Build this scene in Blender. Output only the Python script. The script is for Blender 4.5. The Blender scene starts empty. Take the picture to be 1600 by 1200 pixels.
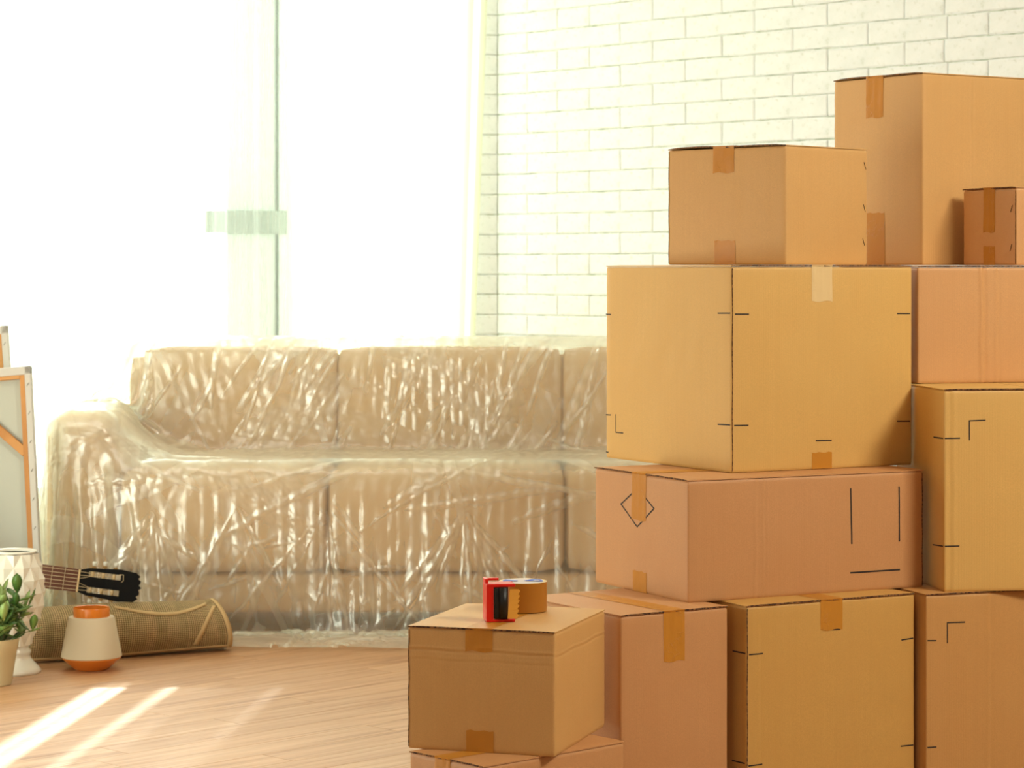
import bpy, bmesh, math, random
import numpy as np
from mathutils import Vector, Matrix
random.seed(7); np.random.seed(7)
SC = bpy.context.scene
COL = SC.collection

# ------------------------------------------------------------------ camera
F = 4000.0            # focal length in px of the 1600 px wide frame
HOR = 420.0           # horizon row
CAMH = 1.30
cam_d = bpy.data.cameras.new('camera'); cam = bpy.data.objects.new('camera', cam_d); COL.objects.link(cam)
cam.location = (0, 0, CAMH); cam.rotation_euler = (math.pi/2, 0, 0)
cam_d.sensor_width = 36; cam_d.lens = 36*F/1600; cam_d.shift_y = (HOR-600)/1600
cam_d.dof.use_dof = True; cam_d.dof.focus_distance = 5.9; cam_d.dof.aperture_fstop = 9.5
cam_d.clip_end = 500
SC.camera = cam
# ------------------------------------------------------------------ world, sun, lights, exposure
w = bpy.data.worlds.new('World'); SC.world = w; w.use_nodes = True
bg = w.node_tree.nodes['Background']; bg.inputs[0].default_value = (1.0, 1.0, 0.94, 1); bg.inputs[1].default_value = 2.6
sun_d = bpy.data.lights.new('sun', 'SUN'); sun = bpy.data.objects.new('sun', sun_d); COL.objects.link(sun)
sun_d.energy = 17.0; sun_d.angle = math.radians(0.6); sun_d.color = (1.0, 0.96, 0.88)
sun.rotation_euler = Vector((-0.105, -1.0, -0.61)).to_track_quat('-Z', 'Y').to_euler()
def area(name, loc, target, size, energy, color):
    d = bpy.data.lights.new(name, 'AREA'); o = bpy.data.objects.new(name, d); COL.objects.link(o)
    d.shape = 'RECTANGLE'; d.size = size[0]; d.size_y = size[1]; d.energy = energy; d.color = color
    o.location = loc; o.rotation_euler = (Vector(target)-Vector(loc)).to_track_quat('-Z', 'Y').to_euler()
    return o
area('key_softbox', (2.75, 4.2, 3.15), (0.9, 6.3, 1.5), (1.0, 1.0), 126, (1.0, 0.965, 0.82))
area('left_fill', (-3.0, 6.3, 0.8), (0.3, 8.4, 0.6), (2.2, 1.4), 64, (0.95, 1.0, 0.84))  # unseen fill added for sofa and box sides, stands in for floor bounce
area('wall_wash', (-1.2, 7.0, 3.1), (1.2, 10.4, 1.9), (2.4, 0.8), 16, (1.0, 1.0, 0.96))  # unseen lamp added to brighten the brick wall
area('sky_outside_window', (-1.72, 11.85, 2.0), (-1.3, 10.6, 1.75), (3.9, 3.0), 195, (0.96, 1.0, 0.96))
area('front_fill', (-2.2, 0.2, 1.8), (0.2, 6.0, 0.6), (1.6, 1.4), 25, (1.0, 0.95, 0.82))  # added fill near the camera; the room has no window here
SC.view_settings.view_transform = 'Standard'; SC.view_settings.look = 'None'
SC.view_settings.gamma = 1.0; SC.view_settings.use_curve_mapping = False; SC.view_settings.exposure = 0.0

# ------------------------------------------------------------------ helpers
def lin(r, g, b):
    f = lambda c: (c/255/12.92) if c/255 <= 0.04045 else ((c/255+0.055)/1.055)**2.4
    return (f(r), f(g), f(b), 1)
class MB:
    def __init__(s): s.v = []; s.f = []; s.m = []; s.uv = None
    def add(s, vs, fs, mi=0):
        o = len(s.v); s.v += [tuple(p) for p in vs]; s.f += [tuple(i+o for i in f) for f in fs]; s.m += [mi]*len(fs)
    def box(s, a, b, mi=0, bev=0):
        x0, y0, z0 = a; x1, y1, z1 = b
        if bev <= 0:
            s.add([(x0,y0,z0),(x1,y0,z0),(x1,y1,z0),(x0,y1,z0),(x0,y0,z1),(x1,y0,z1),(x1,y1,z1),(x0,y1,z1)],
                  [(0,3,2,1),(4,5,6,7),(0,1,5,4),(1,2,6,5),(2,3,7,6),(3,0,4,7)], mi); return
        bm = bmesh.new(); bmesh.ops.create_cube(bm, size=1)
        for v in bm.verts: v.co = Vector(((x0+x1)/2+v.co.x*(x1-x0), (y0+y1)/2+v.co.y*(y1-y0), (z0+z1)/2+v.co.z*(z1-z0)))
        bmesh.ops.bevel(bm, geom=bm.edges[:], offset=bev, segments=2, affect='EDGES', profile=0.6)
        bm.verts.index_update()
        s.add([v.co[:] for v in bm.verts], [[v.index for v in f.verts] for f in bm.faces], mi); bm.free()
    def tube(s, pts, r, n=8, mi=0, cap=True):
        pts = [Vector(p) for p in pts]; rr = r if isinstance(r, (list, tuple)) else [r]*len(pts)
        vs = []; up = None
        for i, p in enumerate(pts):
            t = (pts[min(i+1, len(pts)-1)]-pts[max(i-1, 0)]).normalized()
            if up is None: up = t.orthogonal().normalized()
            up = (up - t*up.dot(t)).normalized(); sd = t.cross(up)
            for k in range(n):
                a = 2*math.pi*k/n; vs.append(p+(up*math.cos(a)+sd*math.sin(a))*rr[i])
        fs = [(i*n+k, i*n+(k+1) % n, (i+1)*n+(k+1) % n, (i+1)*n+k) for i in range(len(pts)-1) for k in range(n)]
        if cap: fs += [tuple(range(n))[::-1], tuple((len(pts)-1)*n+k for k in range(n))]
        s.add(vs, fs, mi)
    def lathe(s, prof, n=48, mi=0):
        vs = []; fs = []
        for r, z in prof:
            for k in range(n):
                a = 2*math.pi*k/n; vs.append((r*math.cos(a), r*math.sin(a), z))
        for i in range(len(prof)-1):
            for k in range(n): fs.append((i*n+k, i*n+(k+1) % n, (i+1)*n+(k+1) % n, (i+1)*n+k))
        s.add(vs, fs, mi)
    def mesh(s, name, smooth=False):
        me = bpy.data.meshes.new(name); me.from_pydata(s.v, [], s.f); me.update()
        if s.m and max(s.m) > 0: me.polygons.foreach_set('material_index', s.m)
        if smooth: me.polygons.foreach_set('use_smooth', [True]*len(me.polygons))
        return me
    def build(s, name, mats, parent=None, smooth=False, angle=None):
        me = s.mesh(name, smooth)
        for m in (mats if isinstance(mats, (list, tuple)) else [mats]): me.materials.append(m)
        if s.uv is not None:
            l = me.uv_layers.new(name='UVMap'); 
            for p in me.polygons:
                for li in p.loop_indices: l.data[li].uv = s.uv[me.loops[li].vertex_index]
        o = bpy.data.objects.new(name, me); COL.objects.link(o)
        if parent: o.parent = parent
        if angle: 
            me.set_sharp_from_angle(angle=math.radians(angle))
        return o
def empty(name, loc=(0,0,0), rz=0.0):
    o = bpy.data.objects.new(name, None); COL.objects.link(o); o.location = loc; o.rotation_euler = (0,0,rz); o.empty_display_size = .05
    return o
def tag(o, label=None, cat=None, group=None, kind=None):
    if label: o['label'] = label
    if cat: o['category'] = cat
    if group: o['group'] = group
    if kind: o['kind'] = kind
    return o
def at(px, py, z=0.0):            # point of the horizontal plane z seen at a photo position
    Y = (CAMH-z)*F/(py-HOR); return Vector(((px-800)/F*Y, Y, z))

# ------------------------------------------------------------------ materials
def mat(name, color, rough=0.6, **kw):
    m = bpy.data.materials.new(name); m.use_nodes = True; b = m.node_tree.nodes['Principled BSDF']
    b.inputs['Base Color'].default_value = color; b.inputs['Roughness'].default_value = rough
    for k, v in kw.items(): b.inputs[k.replace('_', ' ')].default_value = v
    return m
def nd(m, t, **kw):
    n = m.node_tree.nodes.new(t)
    for k, v in kw.items(): setattr(n, k, v)
    return n
def lk(m, a, b): m.node_tree.links.new(a, b)
def noise(m, vec, scale, detail=4, rough=.5, dist=0.0):
    n = nd(m, 'ShaderNodeTexNoise'); n.inputs['Scale'].default_value = scale; n.inputs['Detail'].default_value = detail
    n.inputs['Roughness'].default_value = rough; n.inputs['Distortion'].default_value = dist
    if vec is not None: lk(m, vec, n.inputs['Vector'])
    return n.outputs['Fac']
def ramp(m, fac, stops):
    r = nd(m, 'ShaderNodeValToRGB'); e = r.color_ramp.elements
    while len(e) < len(stops): e.new(0.5)
    for i, (p, c) in enumerate(stops): e[i].position = p; e[i].color = c if isinstance(c, tuple) else (c, c, c, 1)
    lk(m, fac, r.inputs[0]); return r.outputs['Color']
def mapping(m, out='Object', scale=(1,1,1), rot=(0,0,0), loc=(0,0,0)):
    c = nd(m, 'ShaderNodeTexCoord'); mp = nd(m, 'ShaderNodeMapping')
    mp.inputs['Scale'].default_value = scale; mp.inputs['Rotation'].default_value = rot; mp.inputs['Location'].default_value = loc
    lk(m, c.outputs[out], mp.inputs['Vector']); return mp.outputs['Vector']
def bump(m, h, strength, dist=0.01, normal=None):
    b = nd(m, 'ShaderNodeBump'); b.inputs['Strength'].default_value = strength; b.inputs['Distance'].default_value = dist
    lk(m, h, b.inputs['Height'])
    if normal is not None: lk(m, normal, b.inputs['Normal'])
    return b.outputs['Normal']
def math_n(m, op, a, b=None, c=None):
    n = nd(m, 'ShaderNodeMath', operation=op)
    for i, x in enumerate((a, b, c)):
        if x is None: continue
        if isinstance(x, (int, float)): n.inputs[i].default_value = x
        else: lk(m, x, n.inputs[i])
    return n.outputs[0]
def mixc(m, fac, a, b, mode='MIX'):
    n = nd(m, 'ShaderNodeMix', data_type='RGBA', blend_type=mode)
    for s, x in ((0, fac), (6, a), (7, b)):
        if isinstance(x, (int, float)): n.inputs[s].default_value = x
        elif isinstance(x, tuple): n.inputs[s].default_value = x
        else: lk(m, x, n.inputs[s])
    return n.outputs[2]

def cardboard(name, c, corr=0.25):
    m = mat(name, c, 0.55); b = m.node_tree.nodes['Principled BSDF']
    b.inputs['Specular IOR Level'].default_value = 0.46
    v = mapping(m, 'UV')
    sep = nd(m, 'ShaderNodeSeparateXYZ'); lk(m, v, sep.inputs[0])
    wave = math_n(m, 'SINE', math_n(m, 'MULTIPLY', sep.outputs[0], 2*math.pi/0.0065))
    mp = mapping(m, 'UV', (90, 1.5, 1)); streak = noise(m, mp, 1.0, 3)
    o = mapping(m, 'Object'); fibre = noise(m, o, 420, 4, .7); blot = noise(m, o, 7, 3)
    col = mixc(m, ramp(m, fibre, [(.35, .0), (.7, 1.0)]), tuple(x*.90 for x in c[:3])+(1,), tuple(min(1, x*1.07) for x in c[:3])+(1,))
    col = mixc(m, ramp(m, streak, [(.3, 0.0), (.7, .22)]), col, tuple(x*.86 for x in c[:3])+(1,))
    col = mixc(m, ramp(m, blot, [(.35, 0.0), (.7, .35)]), col, tuple(x*y for x, y in zip(c[:3], (.93, .88, .82)))+(1,))
    lk(m, col, b.inputs['Base Color'])
    h = math_n(m, 'ADD', math_n(m, 'MULTIPLY', wave, corr), fibre)
    lk(m, bump(m, h, 0.12, 0.002), b.inputs['Normal'])
    return m
K_TAN = cardboard('cardboard_tan', lin(214, 166, 103))
K_YEL = cardboard('cardboard_golden', lin(220, 175, 100))
K_RED = cardboard('cardboard_reddish', lin(204, 149, 98), .1)
K_YEL_SHADE = cardboard('cardboard_golden_shaded', lin(208, 160, 86))  # golden board with the bottom row's shade put into its colour
K_TAN_SHADE = cardboard('cardboard_tan_shaded', lin(202, 150, 88))  # tan board, likewise darkened to paint in the shade low in the stack
K_ORG = cardboard('cardboard_orange_tan', lin(214, 160, 104), .1)
K_EDGE = mat('corrugated_edge', lin(96, 62, 34), .9)
eb = K_EDGE.node_tree.nodes['Principled BSDF']
lk(K_EDGE, ramp(K_EDGE, noise(K_EDGE, mapping(K_EDGE), 180, 2), [(.4, lin(60, 36, 20)), (.62, lin(150, 104, 62))]), eb.inputs['Base Color'])
INK = mat('black_ink', lin(42, 34, 30), .7)
STAPLE = mat('staple_metal', lin(96, 88, 78), .35, Metallic=.8)

def tape_mat(name, c, alpha):
    m = mat(name, c, .40); b = m.node_tree.nodes['Principled BSDF']
    b.inputs['Specular IOR Level'].default_value = .35; b.inputs['Alpha'].default_value = alpha
    v = mapping(m, 'Object', (1, 1, 1)); n = nd(m, 'ShaderNodeTexVoronoi', feature='DISTANCE_TO_EDGE'); n.inputs['Scale'].default_value = 42
    dv = nd(m, 'ShaderNodeVectorMath', operation='ADD'); nn = nd(m, 'ShaderNodeTexNoise'); nn.inputs['Scale'].default_value = 60
    lk(m, v, dv.inputs[0]); sc = nd(m, 'ShaderNodeVectorMath', operation='SCALE'); sc.inputs['Scale'].default_value = .03
    lk(m, v, nn.inputs['Vector']); lk(m, nn.outputs['Color'], sc.inputs[0]); lk(m, sc.outputs[0], dv.inputs[1]); lk(m, dv.outputs[0], n.inputs['Vector'])
    cr = ramp(m, n.outputs['Distance'], [(0, 1.0), (.035, 0.0)]); gate = ramp(m, noise(m, v, 16, 2), [(.52, 0.0), (.6, 1.0)])
    h = math_n(m, 'ADD', math_n(m, 'MULTIPLY', cr, gate), math_n(m, 'MULTIPLY', noise(m, v, 55, 3), .5))
    lk(m, bump(m, h, .45, .003), b.inputs['Normal'])
    return m
TAPE = tape_mat('amber_tape', lin(206, 138, 48), .88)
TAPE_GLARE = tape_mat('tape_painted_glare', lin(236, 205, 150), .9)  # glare on the tape painted in as a lighter base colour

def brick_mat(name, a, bb):
    m = mat(name, a, .75); b = m.node_tree.nodes['Principled BSDF']; v = mapping(m)
    c = mixc(m, ramp(m, noise(m, v, 9, 5, .65), [(.38, 0.0), (.75, 1.0)]), a, bb)
    spots = ramp(m, noise(m, v, 46, 4, .75), [(.57, 0.0), (.72, .5)])
    c = mixc(m, spots, c, lin(190, 196, 178)); lk(m, c, b.inputs['Base Color'])
    lk(m, bump(m, noise(m, v, 60, 5, .7), .5, .004), b.inputs['Normal']); return m
BRICK = brick_mat('white_painted_brick', lin(244, 247, 248), lin(234, 239, 238))
MORTAR0 = brick_mat('pale_mortar', lin(210, 216, 200), lin(190, 198, 178))
MORTAR = mat('patchy_pale_mortar', lin(190, 198, 176), .85); mb_ = MORTAR.node_tree.nodes['Principled BSDF']
lk(MORTAR, ramp(MORTAR, noise(MORTAR, mapping(MORTAR), 13, 4, .7), [(.42, lin(238, 242, 234)), (.52, lin(212, 220, 202)), (.68, lin(164, 176, 152))]), mb_.inputs['Base Color'])
WALLP = mat('painted_wall', lin(146, 134, 114), .85)
CEIL = mat('ceiling_paint', lin(240, 238, 228), .9)

def wood_mat(name, c1, c2, c3, rough=.33):
    m = mat(name, c1, rough); b = m.node_tree.nodes['Principled BSDF']
    oi = nd(m, 'ShaderNodeObjectInfo')
    v0 = mapping(m, 'Object'); add = nd(m, 'ShaderNodeVectorMath', operation='ADD'); cmb = nd(m, 'ShaderNodeCombineXYZ')
    lk(m, math_n(m, 'MULTIPLY', oi.outputs['Random'], 37.0), cmb.inputs[0]); lk(m, math_n(m, 'MULTIPLY', oi.outputs['Random'], 91.0), cmb.inputs[1])
    lk(m, v0, add.inputs[0]); lk(m, cmb.outputs[0], add.inputs[1])
    mp = nd(m, 'ShaderNodeMapping'); mp.inputs['Scale'].default_value = (1.1, 16, 1); lk(m, add.outputs[0], mp.inputs['Vector'])
    g = noise(m, mp.outputs['Vector'], 1.6, 6, .62, .6)
    mp2 = nd(m, 'ShaderNodeMapping'); mp2.inputs['Scale'].default_value = (2, 60, 1); lk(m, add.outputs[0], mp2.inputs['Vector'])
    g2 = noise(m, mp2.outputs['Vector'], 2.0, 4, .6)
    c = ramp(m, g, [(.25, c3), (.45, c1), (.72, c2)])
    c = mixc(m, ramp(m, g2, [(.45, 0.0), (.75, .5)]), c, c3)
    c = mixc(m, math_n(m, 'MULTIPLY', oi.outputs['Random'], .22), c, c3)
    lk(m, c, b.inputs['Base Color']); lk(m, bump(m, g2, .06, .002), b.inputs['Normal'])
    lk(m, ramp(m, g, [(.3, rough+.07), (.7, rough-.03)]), b.inputs['Roughness']); b.inputs['Specular IOR Level'].default_value = .95 if rough < .5 else .4
    return m
FLOORM = wood_mat('oak_laminate', lin(200, 150, 104), lin(218, 174, 128), lin(154, 104, 64), .46)
STRETCH = wood_mat('pine_stretcher', lin(204, 148, 86), lin(214, 162, 100), lin(176, 118, 62), .6)

# ------------------------------------------------------------------ the room
CX, CY = (778-800)/F*11.6, 11.6
C0 = Vector((CX, CY, 0))
BD = Vector((.684, -.729, 0)).normalized()      # brick wall, from the corner to the right
BN = Vector((-BD.y*-1, -BD.x, 0)); BN = Vector((-.729, -.684, 0)).normalized()
WD = Vector((-.95, -.31, 0)).normalized()       # window wall, from the corner to the left
WN = Vector((.31, -.95, 0)).normalized()
ZC = 3.3
BR = C0 + BD*6.2; WL = C0 + WD*4.8
rm = [C0, WL, Vector((WL.x, -1, 0)), Vector((BR.x, -1, 0)), BR]
def slab(name, pts, z0, z1, m):
    n = len(pts); b = MB(); b.add([(p.x, p.y, z0) for p in pts]+[(p.x, p.y, z1) for p in pts],
        [tuple(range(n)), tuple(range(n, 2*n))[::-1]]+[(i, (i+1) % n, (i+1) % n+n, i+n)[::-1] for i in range(n)])
    return tag(b.build(name, m), kind='structure')
floor = slab('floor', rm, -.12, -.005, FLOORM)
tag(slab('ceiling', rm, ZC, ZC+.1, CEIL), kind='structure')
def wallq(name, a, b, nrm, m, z0=-.12, z1=ZC, th=.12):
    q = MB(); o = -nrm*th
    P = [a, b, b+o, a+o]; q.add([(p.x, p.y, z0) for p in P]+[(p.x, p.y, z1) for p in P],
        [(0,1,2,3),(7,6,5,4),(0,4,5,1),(1,5,6,2),(2,6,7,3),(3,7,4,0)])
    return tag(q.build(name, m), kind='structure')
wallq('wall_left', rm[1], rm[2], Vector((1,0,0)), WALLP)
wallq('wall_rear', rm[2], rm[3], Vector((0,1,0)), WALLP)
wallq('wall_right', rm[3], rm[4], Vector((-1,0,0)), WALLP)
wall_b = wallq('wall_brick', C0-BN*.004, BR-BN*.004, BN, MORTAR)

# planks
PD = math.radians(45); pw, pl = .13, 1.22
pd = Vector((math.cos(PD), math.sin(PD), 0)); pn = Vector((-math.sin(PD), math.cos(PD), 0))
pmesh = {}
def plank_mesh(L):
    k = round(L, 2)
    if k not in pmesh:
        b = MB(); b.box((0.0006, 0.0006, -.0049), (k-.0006, pw-.0006, 0), bev=.0008)
        pmesh[k] = b.mesh('plank'); pmesh[k].materials.append(FLOORM)
    return pmesh[k]
cnt = 0
for r in range(-3, 70):
    off = random.random()*pl
    for k in range(-3, 12):
        p = Vector((-4.6, 6.6, 0)) + pd*(k*pl+off) + pn*((r-30)*pw)
        c = p+pd*pl/2+pn*pw/2
        if c.y < 6.0 or c.y > 10.3: continue
        px = 800+F*c.x/c.y
        if px < -190 or px > 1130: continue
        if c.y < 6.7 and px > 900: continue
        cnt += 1
        if cnt > 298: continue
        o = bpy.data.objects.new('plank', plank_mesh(pl)); COL.objects.link(o); o.location = p; o.rotation_euler = (0,0,PD); o.parent = floor
print('planks', cnt)

# bricks
BH = .0903; Z0 = 2.448
def t_of(px, org, d):
    k = (px-800)/F; return (k*org.y-org.x)/(d.x-k*d.y)
odd = [t_of(p, C0, BD) for p in (780, 872, 922, 1021, 1129)]; even = [t_of(p, C0, BD) for p in (825, 970, 1072)]
def joints(base, first):
    j = [0.0]+[x for x in base if x > .03]; k = 0
    while j[-1] < 6.1:
        j.append(j[-1]+(.385, .385, .385, .19, .385)[k % 5]); k += 1
    j[-1] = 6.15; return j
odd = joints(odd, 0); even = joints(even, 1)
def brick_geom(w_, h_, seed):
    rnd = random.Random(seed); g = .0016; d0 = .0045
    b = MB(); n = 5
    def ring(ins, dep, jit):
        pts = []; jit *= 1.5
        for i in range(n): pts.append((g+ins+(w_-2*g-2*ins)*i/(n-1), g+ins))
        pts.append((w_-g-ins, h_/2))
        for i in range(n): pts.append((w_-g-ins-(w_-2*g-2*ins)*i/(n-1), h_-g-ins))
        pts.append((g+ins, h_/2))
        return [(x+rnd.uniform(-jit, jit), -dep, y+rnd.uniform(-jit, jit)) for x, y in pts]
    a = ring(0, -.006, 0.0012); c = ring(0.0012, d0-.002+rnd.uniform(-.0008,.0008), .0014); e = ring(.006, d0+.001, .0015); k = len(a)
    b.add(a+c+e, [(i, (i+1) % k, (i+1) % k+k, i+k) for i in range(k)]+[(i+k, (i+1) % k+k, (i+1) % k+2*k, i+2*k) for i in range(k)]+[tuple(range(2*k, 3*k))])
    return b
variants = {}
rows = []
for r in range(-10, 28):
    z = Z0-BH*r
    if z < -.1 or z-BH*0 > ZC: continue
    rows.append((r, z))
rest = MB(); nb = 0
ang_b = math.atan2(BD.y, BD.x)
for r, z in rows:
    js = odd if r % 2 == 0 else even
    for i in range(len(js)-1):
        w_ = js[i+1]-js[i]; zb = z-BH; h_ = BH
        if zb < 0: h_ = z; zb = 0
        if z > ZC-.001: h_ = ZC-zb; 
        if h_ < .03: continue
        p = C0+BD*js[i]; pc = C0+BD*(js[i]+w_/2); px = 800+F*pc.x/pc.y; py = HOR-(zb+h_/2-CAMH)/pc.y*F
        vis = py < 560 and py > -40 and px < 1680
        if vis and nb < 290:
            nb += 1; key = (round(w_, 3), round(h_, 3), (i*7+r) % 4)
            if key not in variants:
                variants[key] = brick_geom(w_, h_, hash(key)).mesh('brick'); variants[key].materials.append(BRICK)
            o = bpy.data.objects.new('brick', variants[key]); COL.objects.link(o)
            o.location = (p.x, p.y, zb); o.rotation_euler = (0, 0, ang_b); o.parent = wall_b
        else:
            g = brick_geom(w_, h_, r*31+i)
            R = Matrix.Translation((p.x, p.y, zb)) @ Matrix.Rotation(ang_b, 4, 'Z')
            rest.add([R @ Vector(v) for v in g.v], g.f)
print('bricks', nb)
tag(rest.build('brickwork', BRICK, wall_b), kind='stuff')

# window wall: piers, sill, lintel, frame, panes
def wbox(b, t0, t1, z0, z1, d0, d1, bev=0):     # d = distance into the room from the wall face
    g = MB(); g.box((0, 0, 0), (1, 1, 1)) if not bev else g.box((t0, d0, z0), (t1, d1, z1), bev=bev)
    vs = []
    for v in g.v:
        t, d, z = v if bev else (t0+(t1-t0)*v[0], d0+(d1-d0)*v[1], z0+(z1-z0)*v[2])
        vs.append(C0+WD*t+WN*d+Vector((0, 0, z)))
    b.add(vs, g.f)
T1 = .17; T2 = 4.1; ZS = .30; ZH = 3.16
ww = MB(); wbox(ww, -.1, T1, -.12, ZC, -.16, -.004); wbox(ww, T2, 4.9, -.12, ZC, -.16, -.004)
wbox(ww, T1, T2, -.12, ZS, -.16, -.004); wbox(ww, T1, T2, ZH, ZC, -.16, -.004)
wall_w = tag(ww.build('wall_window', MORTAR), kind='structure')
ang_w = math.atan2(-WD.y, -WD.x)
for r, z in rows:            # the narrow brick return between the corner and the window
    zb = max(z-BH, 0); h_ = min(z, ZC)-zb
    if h_ < .03: continue
    js = [0, T1-.004]
    for a, c in zip(js[:-1], js[1:]):
        g = brick_geom(c-a, h_, r+200).mesh('brick'); g.materials.append(BRICK)
        p = C0+WD*c
        o = bpy.data.objects.new('brick', g); COL.objects.link(o); o.location = (p.x, p.y, zb); o.rotation_euler = (0,0,ang_w); o.parent = wall_w
FRAME = mat('window_frame_paint', lin(204, 222, 224), .45)
FRAME_D = mat('window_gasket', lin(60, 74, 78), .6)
GLASS = bpy.data.materials.new('window_glass'); GLASS.use_nodes = True
nt = GLASS.node_tree; nt.nodes.clear(); out = nd(GLASS, 'ShaderNodeOutputMaterial'); mx = nd(GLASS, 'ShaderNodeMixShader'); tr = nd(GLASS, 'ShaderNodeBsdfTransparent'); gl = nd(GLASS, 'ShaderNodeBsdfGlossy')
tr.inputs[0].default_value = (.93, .97, .96, 1); gl.inputs['Roughness'].default_value = .02; mx.inputs[0].default_value = .06
lk(GLASS, tr.outputs[0], mx.inputs[1]); lk(GLASS, gl.outputs[0], mx.inputs[2]); lk(GLASS, mx.outputs[0], out.inputs[0])
def tw(px): return t_of(px, C0, WD)
win = empty('window_1', C0+WD*2.1); tag(win, kind='structure')
bpy.context.view_layer.update()
def wpart(name, m, *boxes, bev=0):
    b = MB()
    for bx in boxes: wbox(b, *bx, bev=bev)
    b.v = [tuple(Vector(v)-win.location) for v in b.v]
    return b.build(name, m, win)
ta, tb = tw(474), tw(356)
wpart('frame', FRAME, (T1, T1+.06, ZS, ZH, -.12, -.05), (T2-.06, T2, ZS, ZH, -.12, -.05), (T1, T2, ZS, ZS+.06, -.12, -.05), (T1, T2, ZH-.06, ZH, -.12, -.05))
wpart('mullion', FRAME, (ta, tb, ZS, ZH, -.14, -.04), bev=.004)
wpart('gasket', FRAME_D, (tw(438), tw(433.5), ZS, ZH, -.04, -.034))
zt = CAMH+(HOR-345)/F*11.1; 
wpart('transom', mat('transom_paint', lin(150, 165, 164), .5), (tb, tw(98), zt-.05, zt+.048, -.12, -.05), (tw(452), tb+.005, zt-.055, zt+.048, -.05, -.030), bev=.003)
for a, c, z0, z1 in ((T1+.06, ta, ZS+.06, ZH-.06), (tb, tw(98), zt+.048, ZH-.06), (tb, tw(98), ZS+.06, zt-.05), (tw(98)+.05, T2-.06, ZS+.06, ZH-.06)):
    wpart('pane', GLASS, (a, c, z0, z1, -.09, -.085))
wpart('mullion', FRAME, (tw(98), tw(98)+.05, ZS, ZH, -.13, -.05), bev=.004)
sill = MB(); wbox(sill, T1, T2, ZS-.03, ZS, -.15, .05, bev=.005); tag(sill.build('trim_1', FRAME), kind='structure')

# ------------------------------------------------------------------ sheer curtains
def sheer(name, fac, tint):
    m = bpy.data.materials.new(name); m.use_nodes = True; m.node_tree.nodes.clear()
    out = nd(m, 'ShaderNodeOutputMaterial'); a = nd(m, 'ShaderNodeBsdfTransparent'); t = nd(m, 'ShaderNodeBsdfTranslucent'); d = nd(m, 'ShaderNodeBsdfDiffuse')
    for x in (t, d): x.inputs[0].default_value = tint
    m1 = nd(m, 'ShaderNodeMixShader'); m1.inputs[0].default_value = .4; lk(m, t.outputs[0], m1.inputs[1]); lk(m, d.outputs[0], m1.inputs[2])
    m2 = nd(m, 'ShaderNodeMixShader'); lw = nd(m, 'ShaderNodeLayerWeight'); lw.inputs[0].default_value = .35
    thr = noise(m, mapping(m, 'Object', (160, 160, 3)), 1.0, 2)
    f = math_n(m, 'ADD', math_n(m, 'MULTIPLY', lw.outputs['Facing'], .45), math_n(m, 'ADD', fac, math_n(m, 'MULTIPLY', math_n(m, 'SUBTRACT', thr, .5), .25)))
    cl = nd(m, 'ShaderNodeClamp'); lk(m, f, cl.inputs[0])
    lk(m, cl.outputs[0], m2.inputs[0]); lk(m, a.outputs[0], m2.inputs[1]); lk(m, m1.outputs[0], m2.inputs[2]); lk(m, m2.outputs[0], out.inputs[0])
    return m
SHEER = sheer('sheer_voile', .26, lin(240, 244, 230)); SHEER2 = sheer('sheer_hem', .88, lin(244, 246, 232)); SHEER_M = sheer('sheer_voile_streak', .58, lin(240, 244, 230)); SHEER3 = sheer('sheer_voile_dense', .90, lin(244, 245, 228))
def curtain(px0, px1, lean0, lean1, folds, amp, off, label, seed, cm=None):
    rnd = np.random.RandomState(seed); org = C0+WN*off
    t0, t1 = t_of(px0, org, WD), t_of(px1, org, WD)
    root = empty('sheer_curtain', org+WD*(t0+t1)/2); tag(root, label, 'curtain', None)
    n = int(abs(t1-t0)/.006)+20; lv = 26
    s = np.linspace(0, 1, n)
    ph = np.cumsum(.35+rnd.rand(n)**2*1.3); ph = ph/ph[-1]*folds*2*math.pi
    am = np.interp(s, np.linspace(0, 1, 14), .35+rnd.rand(14)*.9)*amp
    vs = []; z1 = 3.18
    for j in range(lv):
        z = .02+(z1-.02)*j/(lv-1); lean = (2.75-z)/1.75
        tt = t0+(t1-t0)*s + (lean0*(1-s)+lean1*s)*lean*11/F*-1
        ww_ = np.sin(ph+.25*math.sin(z*1.7+seed))+.35*np.sin(2.3*ph+1+.3*z)
        grow = .55+.45*(1-z/z1)
        dd = am*grow*ww_
        for i in range(n):
            p = WD*(tt[i]-(t0+t1)/2)+WN*dd[i]; vs.append((p.x, p.y, z))
    fs = [(j*n+i, j*n+i+1, (j+1)*n+i+1, (j+1)*n+i) for j in range(lv-1) for i in range(n-1)]
    b = MB(); b.add(vs, fs); c = b.build('curtain_cloth', cm or SHEER, root, smooth=True)
    for e in (0, n-4):
        h = MB(); vv = []
        for j in range(lv):
            for i in range(4):
                x, y, z = vs[j*n+e+i]; vv.append((x+WN.x*.002, y+WN.y*.002, z))
        h.add(vv, [(j*4+i, j*4+i+1, (j+1)*4+i+1, (j+1)*4+i) for j in range(lv-1) for i in range(3)]); h.build('side_hem', SHEER2, root, smooth=True)
    return root
curtain(-320, 30, 0, -8, 9, .030, .10, 'white sheer curtain panel at the far left edge of the window', 3)
curtain(16, 481, -6, 0, 9, .022, .14, 'wide white sheer curtain in front of the grey window transom', 5)
curtain(493, 540, 0, 0, 3, .014, .11, 'narrow gathered sheer curtain strip right of the window pillar', 21, SHEER3)
curtain(540.5, 551.5, 0, 0, 1, .004, .11, 'thin sheer strip added to weaken the second sun streak', 22, SHEER_M)  # strip added so that a fainter sun streak reaches the floor
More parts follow.
